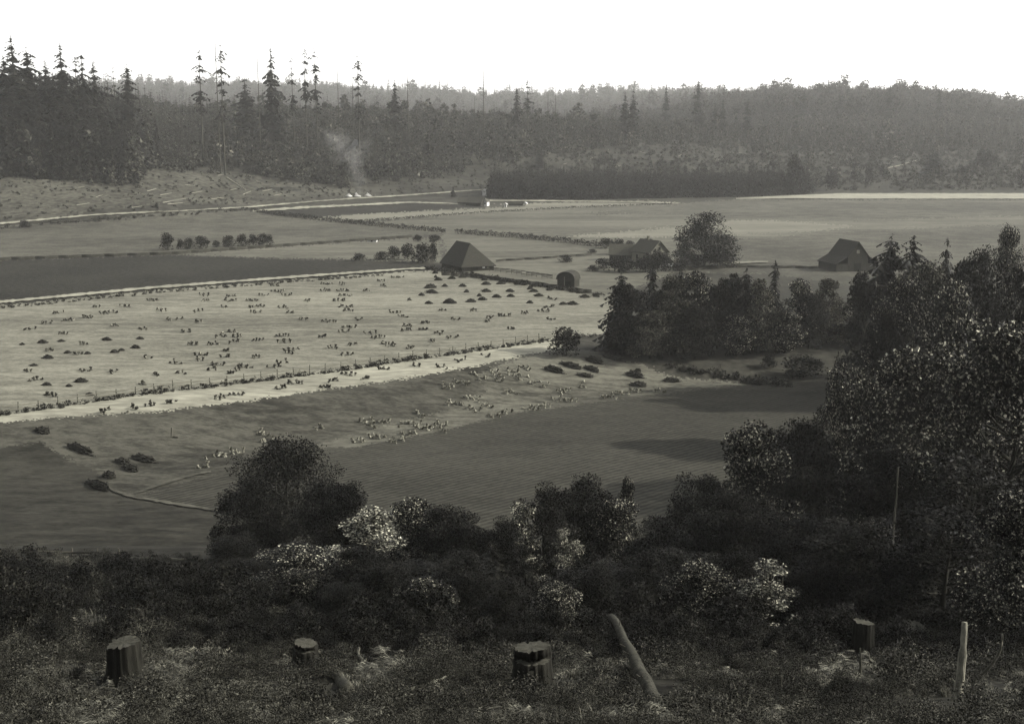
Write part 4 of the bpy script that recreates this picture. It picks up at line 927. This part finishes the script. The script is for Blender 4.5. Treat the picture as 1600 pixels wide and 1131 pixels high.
# far farmstead
def far(px, py, *a, **k):
    p = G(px, py); return building(k.pop('name'), (p.x, p.y, p.z), *a, **k)
far(757, 322, math.radians(-14), 4.8, 6, 3.2, 4.8, 'small white house with dark windows at the far farmstead', name='white_house', wall='white', roof='shake_grey', cat='house', openings=[('window', 'F', -1.2, 1.2, .9, 1.0, 'dark'), ('window', 'F', 1.2, 1.2, .9, 1.0, 'dark')])
far(744, 322, math.radians(60), 7, 11, 2.6, 5.6, 'grey roofed barn left of the far white house', name='grey_barn', wall='board', roof='shake_grey', cat='barn')
far(728, 320, math.radians(75), 6, 9, 2.2, 4.6, 'low dark shed at the left end of the far farmstead', name='dark_shed', wall='board', roof='shake_grey', cat='shed')
far(757, 306, math.radians(-10), 2.4, 2.4, 3.6, 4.4, 'tall narrow white building standing behind the far farmstead', name='white_tower', wall='white', roof='white', cat='building', openings=[('window', 'F', 0, 2.3, .6, .7, 'dark')])
far(790, 324, math.radians(-10), 1.4, 1.4, 2.2, 2.7, 'tiny white hut in the field right of the far white house', name='white_hut', wall='white', roof='white', cat='hut', openings=[('door', 'F', 0, .1, .5, 1.5, 'board_grey')])
far(806, 321, math.radians(88), 2.6, 9, 1.3, 2.2, 'low dark shelter between the two tiny white huts', name='low_shelter', wall='board', roof='shake', cat='shed')
far(821, 320, math.radians(-14), 1.8, 1.8, 1.1, 1.7, 'tiny squat white hut at the end of the low dark shelter', name='white_hut', wall='white', roof='white', cat='hut', openings=[('door', 'F', 0, .1, .5, .8, 'board_grey')])
far(582, 378, math.radians(80), 2.0, 4.0, 1.2, 1.9, 'small white shelter beside the zigzag fence in the left pasture', name='field_shelter', wall='white', roof='shake_grey', cat='shed', openings=[('door', 'L', 0, .1, .8, .9, 'dark')])
far(1418, 306, math.radians(10), 3.0, 3.0, 2.2, 3.2, 'tiny pale hut at the foot of the right hillside', name='white_hut', wall='white', roof='white', cat='hut', openings=[('door', 'F', 0, .1, .7, 1.5, 'dark')]) if False else None

# ------------------------------------------------------------------ hay and grain
ORD = 'first second third fourth fifth sixth seventh eighth ninth tenth eleventh twelfth thirteenth'.split()
def ranked(items, per):
    """items (x, y, ...) sorted into bands from far to near, each band from left to right"""
    L = sorted(items, key=lambda t: t[1]); nb = max(1, round(len(L) / per)); out = []
    for k in range(nb):
        band = sorted(L[len(L) * k // nb:len(L) * (k + 1) // nb], key=lambda t: t[0])
        for i, it in enumerate(band): out.append((it, ORD[i] + ' from left', ORD[k] if k < nb - 1 else 'nearest'))
    return out
def mound(seed, l=3.6, w=2.0, h=1.3, sharp=.8):
    rr = np.random.RandomState(seed); na, nz_ = 16, 6; V_ = []
    for i in range(nz_):
        f = i / (nz_ - 1); rad = math.cos(f * math.pi / 2) ** sharp
        for k in range(na):
            a = k * 6.283 / na; j = 1 + rr.normal() * .16
            V_.append((math.cos(a) * rad * l / 2 * j, math.sin(a) * rad * w / 2 * j, f ** .85 * h * (1 + rr.normal() * .13) - .1))
    q = [(i * na + k, i * na + (k + 1) % na, (i + 1) * na + (k + 1) % na, (i + 1) * na + k) for i in range(nz_ - 1) for k in range(na)]
    body = mesh_np('hay_body', V_, np.array(q), M['hay'])
    n = 260; P = np.array(V_)[rr.randint(0, na * (nz_ - 1), n)] * (1 + rr.uniform(-.02, .05, (n, 1))) + rr.normal(size=(n, 3)) * .05
    Vv, Ff = cards(P, rr.uniform(.25, .6, n), rr, 0, asp=.25)
    return body, mesh_np('hay_wisps', Vv, Ff, M['hay_straw'])
MO = [mound(200 + i) for i in range(4)]; MOL = [mound(206 + i, sharp=.35) for i in range(2)]
def haycock(px, py, wpx, hpx, label, group, rz=None, wr=1.0):
    p = G(px, py); s = ppm(p); L = wpx / s; k = random.randrange(4)
    t = empty('haycock', p, random.uniform(-.3, .3) if rz is None else rz, (L / 3.6, max(.5, min(1.2, L / 3.4)) * wr, hpx / s / 1.25))
    ob('body', MO[k][0], t); tag(ob('loose_hay', MO[k][1], t), kind='stuff')
    return tag(t, label, 'haycock', group)
cocks = [(680, 427, 9), (685, 437, 12), (681, 433, 5), (706, 435, 12), (723, 433, 12), (757, 437, 9), (760, 444, 14), (783, 443, 14), (808, 444, 9), (673, 449, 18), (695, 447, 9), (723, 447, 11), (675, 457, 17), (659, 461, 9), (729, 456, 8), (760, 455, 14), (797, 455, 13), (828, 451, 9),
         (798, 463, 12), (834, 455, 13), (842, 462, 14), (670, 474, 12), (703, 473, 20), (736, 471, 15), (754, 468, 14), (776, 464, 14), (828, 473, 10), (858, 453, 8), (880, 475, 12), (895, 475, 16), (914, 464, 15), (932, 463, 10), (749, 462, 7)]
for (a, b_, wd), i_, k_ in ranked(cocks, 6):
    haycock(a, b_ + 1, wd * 1.05, max(4.5, wd * .36), 'dark haycock below the barn, %s in the %s row from the barn' % (i_, k_), 'dark haycocks on the stubble below the barn')
for (a, b_, wd), i_, k_ in ranked([(35, 538, 8), (67, 535, 16), (96, 533, 11), (167, 531, 16), (219, 529, 12), (212, 543, 16), (190, 547, 10), (179, 550, 14), (137, 552, 10), (106, 551, 12), (75, 559, 18), (53, 571, 12), (73, 601, 15), (108, 603, 10), (127, 596, 20), (140, 617, 14), (74, 617, 10)], 6):
    haycock(a, b_ + 1, wd, max(4, wd * .34), 'dark haycock at the left of the stubble field, %s in the %s row' % (i_, k_), 'dark haycocks at the left of the stubble field')
for (a, b_, wd, hg, r_, l) in [
        (865, 580, 29, 8, -.5, 'leftmost long dark hay pile on the lower field'), (893, 574, 29, 7, -.5, 'second long dark hay pile from the left'), (928, 566, 26, 8, -.55, 'long dark hay pile at the head of the lower field'), (957, 561, 30, 6, -.5, 'thin dark hay pile farthest back beside the clump'),
        (925, 579, 20, 7, -.6, 'short hay pile in the middle of the lower field'), (915, 588, 23, 5, -.25, 'flat broken hay pile in front of the short one'), (991, 588, 27, 8, -.45, 'long dark hay pile right of the middle'), (998, 603, 23, 7, -.1, 'level hay pile nearest the row field'),
        (1049, 596, 26, 6, -.15, 'rightmost dark hay pile on the lower field'), (997, 580, 9, 4, 0, 'tiny hay pile beside the path on the right'), (67, 676, 20, 9, -.4, 'dark hay pile by the left edge below the rail fence'), (125, 704, 36, 9, -.75, 'long thin hay pile on the left hollow slope'),
        (224, 719, 34, 8, -.5, 'long dark hay pile highest in the left hollow'), (192, 723, 18, 7, -.6, 'short hay pile left of the highest one in the hollow'), (205, 734, 18, 8, -.7, 'hay pile just below the highest one in the hollow'), (171, 746, 14, 10, -.6, 'round hay pile low in the left hollow'), (155, 762, 30, 11, -.7, 'largest dark hay pile at the bottom of the left hollow')]:
    p, q = G(a - wd / 2, b_ + r_ * wd * .28), G(a + wd / 2, b_ - r_ * wd * .28); c = (p + q) / 2; c.z = float(height(c.x, c.y)); dv = q - p; sx = dv.length; k = random.randrange(2)
    t = empty('hay_pile', c, math.atan2(dv.y, dv.x), (sx / 3.6, .75, hg / ppm(c) / 1.25)); t.rotation_euler = (0, -math.atan2(dv.z, math.hypot(dv.x, dv.y)), math.atan2(dv.y, dv.x))
    ob('body', MOL[k][0], t); tag(ob('loose_hay', MOL[k][1], t), kind='stuff'); tag(t, l, 'hay pile', 'long dark hay piles on the lower fields')

def sheaf(mt, seed):
    rr = np.random.RandomState(seed); vs, fs = [], []; n = 0
    for i in range(26):
        a = rr.uniform(0, 6.28); r0, r1 = .24 * rr.rand() ** .5, .34 * rr.rand() ** .5
        p0 = np.array([math.cos(a) * r0, math.sin(a) * r0, -.05]); pm = p0 * .55 + [0, 0, .55]; p1 = np.array([math.cos(a + .3) * r1, math.sin(a + .3) * r1, rr.uniform(.9, 1.25)])
        s = np.array([-math.sin(a), math.cos(a), 0]) * .10
        vs += [p0 - s, p0 + s, pm + s * .8, pm - s * .8, p1 + s * 1.2, p1 - s * 1.2]; fs += [(n, n + 1, n + 2, n + 3), (n + 3, n + 2, n + 4, n + 5)]; n += 6
    return mesh_np('sheaf', np.array(vs), np.array(fs), M[mt])
SH = [sheaf('sheaf', 210 + i) for i in range(3)]; SHP = [sheaf('sheaf_pale', 220 + i) for i in range(3)]
def shock(px, py, wpx, label, group, pale=False, n=None, scale=1.0):
    p = G(px, py); L = wpx / ppm(p); t = empty('grain_shock', p, random.uniform(-.15, .15))
    n = n or max(4, int(L / (.42 if pale else .52))); scale *= 1.0
    for k in range(n):
        x_ = (k + random.uniform(.2, .8)) / n * L - L / 2; y_ = random.gauss(0, .9)
        zz = float(height(p.x + x_, p.y + y_)) - p.z
        o = ob('sheaf', random.choice(SHP if pale else SH), t, (x_, y_, zz), (random.gauss(0, .55), random.gauss(0, .55), random.uniform(0, 6)), (scale * random.uniform(.8, 1.2),) * 2 + (scale * random.uniform(.45, .75),))
    return tag(t, label, 'grain shock', group)
U = [(137, 497, 20), (168, 490, 24), (195, 480, 18), (240, 470, 20), (238, 455, 20), (252, 486, 18), (270, 500, 22), (320, 462, 18), (322, 470, 14), (360, 470, 20), (400, 480, 24), (400, 489, 20), (410, 462, 16), (430, 447, 18), (435, 456, 22), (448, 462, 16), (510, 445, 20), (508, 455, 16), (535, 455, 18),
     (540, 462, 22), (530, 470, 20), (540, 480, 26), (545, 486, 16), (595, 440, 14), (600, 448, 12), (620, 434, 20), (475, 500, 14), (515, 503, 26), (545, 512, 22), (538, 520, 14), (580, 521, 18), (590, 528, 22), (605, 537, 24), (610, 541, 18), (360, 520, 22), (370, 527, 18), (440, 525, 24), (445, 535, 22), (455, 548, 24), (452, 552, 14),
     (300, 540, 18), (315, 555, 26), (310, 563, 18), (340, 570, 22), (380, 575, 24), (630, 495, 18), (665, 505, 16), (660, 515, 14), (685, 522, 16), (705, 528, 18), (765, 497, 14), (762, 503, 10), (710, 500, 14), (800, 515, 14), (820, 490, 12), (150, 480, 14), (75, 505, 16), (45, 515, 18), (90, 490, 14), (350, 600, 14), (250, 610, 18),
     (180, 510, 16), (225, 515, 12), (290, 520, 14), (480, 470, 12), (640, 470, 10), (690, 485, 12), (740, 486, 12), (860, 500, 10), (400, 560, 14), (520, 545, 14), (640, 545, 12), (560, 500, 12)]
_r = random.Random(5)
while len(U) < 118:
    a_ = _r.uniform(40, 900); t_ = _r.random(); y0_ = 480 - (a_ - 30) * .088 + 8; y1_ = 636 - (a_ - 30) * .133 - 8
    if a_ > 630 and t_ < .5: continue
    b_ = y0_ + (y1_ - y0_) * t_
    if all(abs(a_ - q[0]) > 20 or abs(b_ - q[1]) > 6 for q in U): U.append((a_, b_, _r.uniform(9, 22)))
for (a, b_, wd), i_, k_ in ranked(U, 11): shock(a, b_, wd, 'grain sheaves on the upper stubble field, %s in the %s band' % (i_, k_), 'grain shocks on the upper stubble field')
for (a, b_, wd), i_, k_ in ranked([(205, 640, 16), (235, 634, 14), (345, 622, 20), (370, 616, 22), (440, 607, 16), (460, 600, 28), (510, 605, 16), (520, 596, 18), (545, 586, 26), (600, 578, 20), (650, 572, 14), (690, 575, 18), (720, 563, 16), (760, 556, 14), (165, 644, 12), (270, 628, 14), (570, 592, 14), (640, 560, 8)], 9):
    shock(a, b_, wd, 'grain sheaves on the strip below the fence, %s in the %s band' % (i_, k_), 'grain shocks on the strip below the fence')
for (a, b_, wd), i_, k_ in ranked([(700, 605, 20), (720, 598, 24), (750, 590, 26), (775, 585, 24), (800, 582, 20), (820, 576, 22), (780, 595, 20), (810, 590, 18), (712, 632, 26), (740, 640, 24), (740, 624, 22), (575, 662, 28), (600, 660, 20), (640, 664, 34), (660, 670, 26), (590, 685, 30), (620, 690, 28), (640, 678, 26), (680, 672, 36), (690, 664, 22), (560, 690, 24), (770, 652, 24), (790, 645, 20),
                    (760, 634, 20), (655, 650, 16), (850, 603, 16), (880, 612, 22), (870, 625, 14), (910, 605, 18), (830, 640, 26), (850, 636, 20), (950, 622, 24), (970, 617, 26), (990, 612, 24), (1030, 612, 20), (890, 628, 20), (420, 690, 24), (410, 680, 20), (340, 715, 30), (370, 708, 22), (320, 730, 18), (830, 600, 14), (800, 615, 16), (500, 668, 14)], 9):
    shock(a, b_, wd, 'pale grain sheaves on the lower slope, %s in the %s band' % (i_, k_), 'pale sheaves on the lower slope', True)

# ------------------------------------------------------------------ logs, stumps and slash on the cleared slopes
def logmesh(seed, mt='log'):
    b = MB(); rr = np.random.RandomState(seed); b.tube(np.stack([np.linspace(0, 1, 5), rr.normal(size=5) * .006, rr.normal(size=5) * .004], 1), np.linspace(.5, .3, 5), 7, .1, seed=seed); return b.mesh('log', M[mt])
LG = [logmesh(230 + i) for i in range(3)]
def log_px(x0, y0, x1, y1, label, group=None, rad=.6, me=None, lift=.3):
    a, b_ = G(x0, y0), G(x1, y1); d = b_ - a
    if d.length > 40: b_ = a + d.normalized() * 40; b_.z = float(height(b_.x, b_.y)); d = b_ - a
    L = d.length; o = ob('fallen_log', me or random.choice(LG), None, a + Vector((0, 0, lift)), (0, -math.asin(max(-.99, min(.99, d.z / L))), math.atan2(d.y, d.x)), (L, rad, rad))
    return tag(o, label, 'log', group)
for (x0, y0, x1, y1), i_, k_ in ranked([(66, 283, 76, 283), (122, 294, 132, 293), (120, 322, 140, 319), (250, 306, 268, 303), (255, 318, 290, 311), (262, 320, 285, 318), (340, 275, 356, 273), (330, 312, 350, 310), (410, 300, 425, 297), (428, 307, 440, 304), (500, 283, 515, 282), (520, 290, 530, 289), (150, 309, 160, 306), (190, 312, 205, 313), (230, 300, 244, 296), (290, 290, 305, 291), (380, 305, 392, 300), (455, 293, 466, 296), (85, 300, 97, 302), (400, 284, 412, 288), (300, 303, 316, 300), (206, 326, 222, 323), (360, 298, 372, 296)], 8):
    log_px(x0, y0, x1, y1, 'pale fallen log on the left clearing, %s in the %s band' % (i_, k_), 'fallen logs on the left clearing', .42)
log_px(355, 279, 384, 298, 'longest pale log pointing downhill from the tall skyline trunk', None, 1.2)
for (x0, y0, x1, y1), i_, k_ in ranked([(850, 243, 860, 240), (1190, 241, 1197, 241), (1204, 239, 1216, 239), (1145, 240, 1160, 239), (1148, 253, 1154, 254), (1120, 250, 1132, 250), (880, 258, 886, 256), (920, 250, 930, 246), (1262, 267, 1280, 265), (1290, 264, 1305, 263), (1330, 268, 1346, 264), (1395, 247, 1405, 244), (1000, 238, 1008, 240), (960, 262, 970, 259), (1060, 245, 1068, 241), (1510, 252, 1522, 249)], 8):
    log_px(x0, y0, x1, y1, 'small pale log on the slope behind the grove, %s in the %s band' % (i_, k_), 'fallen logs on the right clearing', .5)
log_px(1384, 264, 1412, 258, 'lower pale log in a line up the right clearing', None, 1.1); log_px(1412, 257, 1436, 250, 'upper pale log in a line up the right clearing', None, 1.1)
# burning piles and their smoke
for i, (a, b_, w_, h_, l) in enumerate([(545, 307, 12, 4.5, 'leftmost white peaked pile where smoke rises beyond the lane'), (557, 307, 13, 6, 'middle white peaked pile where smoke rises'), (574, 306, 13, 5, 'rightmost white peaked pile where smoke rises')]):
    p = G(a, b_); s = ppm(p); rr = np.random.RandomState(240 + i); V_ = [(0, 0, h_ / s)]; n = 10
    for ring, (rf, zf) in enumerate(((.3, .55), (.7, .2), (1, -.1))):
        for k in range(n): V_.append((math.cos(k * .6283) * rf * w_ / s / 2 * rr.uniform(.6, 1.4), math.sin(k * .6283) * rf * 1.5 * rr.uniform(.6, 1.3), zf * h_ / s * rr.uniform(.4, 1.5)))
    tri = [(0, 1 + k, 1 + (k + 1) % n) for k in range(n)]; q = [(1 + r_ * n + k, 1 + (r_ + 1) * n + k, 1 + (r_ + 1) * n + (k + 1) % n, 1 + r_ * n + (k + 1) % n) for r_ in range(2) for k in range(n)]
    tag(ob('ash_pile', mesh_np('ash_pile', V_, [np.array(tri), np.array(q)], M['canvas']), None, p), l, 'pile')
def smoke_mat(d):
    sm = bpy.data.materials.new('smoke'); sm.use_nodes = True; sm.node_tree.nodes.clear()
    so = sm.node_tree.nodes.new('ShaderNodeOutputMaterial'); sv = sm.node_tree.nodes.new('ShaderNodeVolumePrincipled')
    sv.inputs['Density'].default_value = d; sv.inputs['Color'].default_value = (.9, .89, .86, 1); sm.node_tree.links.new(sv.outputs[0], so.inputs['Volume'])
    return sm
def plume(path, label, k, dens, seed):
    p0 = G(*path[0][:2]); s = ppm(p0); P, rad = [], []; rr = np.random.RandomState(seed)
    for (a, b_, r_) in path:
        P.append(((a - path[0][0]) / s, 0, (path[0][1] - b_) / s)); rad.append(r_ / s * k)
    P = np.array(P); t_ = np.linspace(0, len(P) - 1, 30); PP = np.stack([np.interp(t_, range(len(P)), P[:, q]) for q in range(3)], 1); rr_ = np.interp(t_, range(len(P)), rad)
    PP += np.stack([np.sin(np.arange(30) * .9 + seed) * rr_ * .18, np.sin(np.arange(30) * .7) * .6, np.zeros(30)], 1); rr_ = rr_ * (1 + .14 * np.sin(np.arange(30) * 1.3 + seed * 2))
    b = MB(); b.tube(PP, rr_, 16, .06, seed=seed); o = ob('smoke', b.mesh('smoke', smoke_mat(dens), True), None, p0 + Vector((0, -4, 1.0)))
    return tag(o, label, None, None, 'stuff')
main_ = [(563, 306, 3), (562, 290, 6), (556, 268, 8), (552, 250, 12), (542, 236, 14), (528, 224, 13), (516, 214, 8), (507, 207, 2)]
side_ = [(576, 304, 2), (570, 288, 5), (562, 266, 7), (558, 250, 10), (566, 238, 11), (576, 228, 8), (584, 218, 3)]
for q, (k, dn) in enumerate(((1.7, .0011), (1.1, .0019), (.6, .0026))): plume(main_, ('outer', 'middle', 'inner')[q] + ' drift of the thin pale smoke against the dark hillside', k, dn, 3 + q)
for q, (k, dn) in enumerate(((1.5, .0011), (.8, .002))): plume(side_, ('outer', 'inner')[q] + ' drift of the fainter smoke wisp on the right', k, dn, 8 + q)

# ------------------------------------------------------------------ near slope: stumps, poles, logs
def stump(px, py, wpx, hpx, label, step=False, rz=0.0, seed=0, notch=True):
    p = G(px, py); s = ppm(p); r0 = wpx / s / 2; hh = hpx / s; rr = np.random.RandomState(300 + seed)
    t = empty('tree_stump', p, rz); n = 44; lev = [-.3, 0, .12, .3, .55, .74, .76, .85, .87, 1.0]; V_ = []
    flare = [1.55, 1.42, 1.22, 1.08, 1.02, 1.0, 1.0, 1.0, .99, .97]; ridge_ = 1 + .05 * np.sin(np.arange(n) * 1.9 + seed) + .06 * rr.normal(size=n)
    rootw = np.clip(np.sin(np.arange(n) * 6.283 / n * 5 + seed), 0, 1)
    cut = .10 * hh
    for f, fl in zip(lev, flare):
        for k in range(n):
            a = k * 6.283 / n; r_ = r0 * (fl + (fl - 1) * rootw[k] * .9) * (1 + (ridge_[k] - 1) * 1.0)
            z = f * hh
            if step and f in (.76, .85) and math.sin(a) < -.25: r_ *= .66
            if f > .9: z += .05 * hh * math.cos(a + seed) + rr.normal() * .012 * hh
            V_.append((math.cos(a) * r_, math.sin(a) * r_, z))
    q = [(i * n + k, i * n + (k + 1) % n, (i + 1) * n + (k + 1) % n, (i + 1) * n + k) for i in range(len(lev) - 1) for k in range(n)]
    ob('bark', mesh_np('stump_bark', V_, np.array(q), M['stump'], True), t)
    T_ = np.array(V_[-n:]) * np.array([.995, .995, 1]); c = T_.mean(0); mid = (T_ + c) / 2
    VV = np.concatenate([T_, mid, [c]]); fq = [(k, (k + 1) % n, n + (k + 1) % n, n + k) for k in range(n)]; ft = [(n + k, n + (k + 1) % n, 2 * n) for k in range(n)]
    ob('cut_face', mesh_np('cut_face', VV, [np.array(fq), np.array(ft)], M['cut'], True), t)
    if step:       # the pale ledge left by the felling undercut
        A_ = [k for k in range(n) if math.sin(k * 6.283 / n) < -.25]; lo = [V_[5 * n + k] for k in A_]; hi = [V_[6 * n + k] for k in A_]; m_ = len(A_)
        VL = [(x_ * 1.004, y_ * 1.004, z_ + .012) for x_, y_, z_ in lo] + [(x_, y_, z_ + .012) for x_, y_, z_ in hi]
        ob('undercut_ledge', mesh_np('undercut_ledge', VL, np.array([(k, k + 1, m_ + k + 1, m_ + k) for k in range(m_ - 1)]), M['cut']), t)
    if notch:
        b = MB(); b.box((0, 0, 0), (r0 * .30, .12, hh * .07)); ob('springboard_notch', b.mesh('springboard_notch', M['cut']), t, (-r0 * .2, -r0 * 1.0, hh * .6))
    return tag(t, label, 'stump')
stump(831, 1082, 56, 76, 'cut stump with a stepped top and springboard notch left of the leaning pole', True, .12, 1)
stump(197, 1068, 52, 68, 'broad dark stump with a pale flat top at the lower left', False, 2.0, 2, False)
stump(478, 1042, 36, 40, 'small low stump with an undercut between the two larger stumps', True, -.3, 3, False)
stump(1346, 1030, 32, 62, 'stump with a pale edge at the right foreground', False, 1.2, 4, False)
stump(1425, 1022, 38, 46, 'low stump with a pale top near the bleached snag', False, .7, 5, False)
def pole(name, a, b_, r0, r1, mt, label, cat, seed, bark=None, bend=.03):
    rr = np.random.RandomState(seed); t = empty(name, a); d = b_ - a; L = d.length; f = np.linspace(0, 1, 12)
    off = np.stack([np.sin(f * 3.1) * bend * L, rr.normal(size=12) * .006 * L, rr.normal(size=12) * .004 * L], 1)
    P = np.outer(f, np.array(d)) + off; m = MB(); m.tube(P, (r0 + (r1 - r0) * f) * (1 + .08 * rr.normal(size=12)), 14, .2, seed=seed); ob('trunk', m.mesh(name, M[mt], True), t)
    s = MB()
    for i in range(5):
        k = rr.randint(3, 10); a_ = rr.uniform(0, 6.28); s.tube([P[k], P[k] + np.array([math.cos(a_) * r0 * 1.6, math.sin(a_) * r0 * 1.2, r0 * 1.1])], [r0 * .2, r0 * .07], 5)
    ob('broken_branches', s.mesh('broken_branches', M[mt]), t)
    return tag(t, label, cat)
a = G(1052, 1124); up_ = ztop(at(955, a.y + 14), 962); b3 = at(953, a.y + 14); b3.z += up_
sc_ = ppm(a)
pole('leaning_pole', a - Vector((0, 0, .4)), b3, 14 / sc_, 8.5 / sc_, 'pole_wood', 'long bare log leaning up the slope with its right side lit', 'log', 1, bend=.0)
a = G(1494, 1092); b3 = a + Vector((.1, 0, ztop(a, 972))); s_ = ppm(a)
pole('bleached_snag', a - Vector((0, 0, .4)), b3, 9 / s_, 4 / s_, 'white_snag', 'short white bleached snag at the lower right', 'snag', 2, bend=.012)
a = G(1516, 1068); b3 = a + Vector((1.0, 0, ztop(a, 990))); pole('dead_branch', a, b3, 3 / s_, 2 / s_, 'grey_wood', 'thin bent dead branch right of the bleached snag', 'branch', 3, bend=.16)
a = at(1380, 74); b3 = a + Vector((.35, 0, ztop(a, 728))); s_ = ppm(a)
pole('dead_sapling', a, b3, 2.0 / s_, 1.0 / s_, 'bark_pale', 'thin pale dead trunk standing against the dark woods at the right', 'snag', 4, bend=.008)
a = G(545, 1082); b3 = G(500, 1052); s_ = ppm(a)
pole('fallen_log', a + Vector((0, 0, .1)), b3 + Vector((0, 0, .35)), 10 / s_, 8 / s_, 'grey_wood', 'rotten slab of log lying in the ferns below the small stump', 'log', 5, bend=.02)
a = G(592, 1046); b3 = at(562, a.y + 3); b3.z += ztop(b3, 1012); pole('bent_root', a, b3, 4 / s_, 2.5 / s_, 'grey_wood', 'bent pale root sticking up right of the small stump', 'root', 6, bend=-.1)
a = G(405, 884); b3 = G(60, 868); pole('fallen_log', G(190, 876) + Vector((0, 0, .3)), G(290, 879) + Vector((0, 0, .35)), .22, .14, 'rail', 'long pale log lying along the lower edge of the left pasture', 'log', 7, bend=.01)
for i, (px_, py_, tp, l) in enumerate([(1288, 1020, 978, 'thin dead stem in front of the dark woods, left of the pale-edged stump'), (1216, 1098, 1055, 'short pale stem at the foot of the pale-leafed bush'), (1343, 1062, 1012, 'leaning pale stem beside the pale-edged stump')]):
    a = G(px_, py_); s_ = ppm(a); b3 = a + Vector((random.uniform(-.2, .2), 0, ztop(a, tp))); pole('dead_stick', a, b3, 2.4 / s_, 1.2 / s_, 'grey_wood', l, 'branch', 20 + i, bend=.02)

for i, (x0, y0, x1, y1, l) in enumerate([(275, 1090, 330, 1060, 'thin branch lying left of the rotten slab'), (640, 1085, 700, 1068, 'thin branch lying between the rotten slab and the cut stump'), (705, 1050, 745, 1075, 'crooked branch lying left of the cut stump'), (900, 1095, 940, 1060, 'thin branch lying just left of the leaning pole'),
        (1120, 1080, 1185, 1060, 'branch lying right of the leaning pole'), (1240, 1090, 1330, 1058, 'long thin log lying left of the bleached snag'), (1360, 1060, 1480, 1055, 'level thin log lying behind the bleached snag'), (80, 1085, 140, 1100, 'short branch lying left of the broad dark stump'), (400, 1030, 430, 1010, 'short pale branch left of the small stump')]):
    a, b3 = G(x0, y0), G(x1, y1); s_ = ppm(a); pole('fallen_branch', a + Vector((0, 0, .12)), b3 + Vector((0, 0, .3)), 3.2 / s_, 1.4 / s_, ('grey_wood', 'rail')[i % 2], l, 'branch', 40 + i, bend=.04)

# ------------------------------------------------------------------ haze
hm = bpy.data.materials.new('haze'); hm.use_nodes = True; hm.node_tree.nodes.clear()
ho = hm.node_tree.nodes.new('ShaderNodeOutputMaterial'); hv = hm.node_tree.nodes.new('ShaderNodeVolumePrincipled')
hv.inputs['Density'].default_value = .000048; hv.inputs['Color'].default_value = (.93, .925, .90, 1); hv.inputs['Anisotropy'].default_value = .2
hm.node_tree.links.new(hv.outputs[0], ho.inputs['Volume'])
b = MB(); b.box((0, 2340, 120), (15400, 4900, 262)); tag(ob('haze', b.mesh('haze', hm)), 'pale valley haze', None, None, 'stuff')
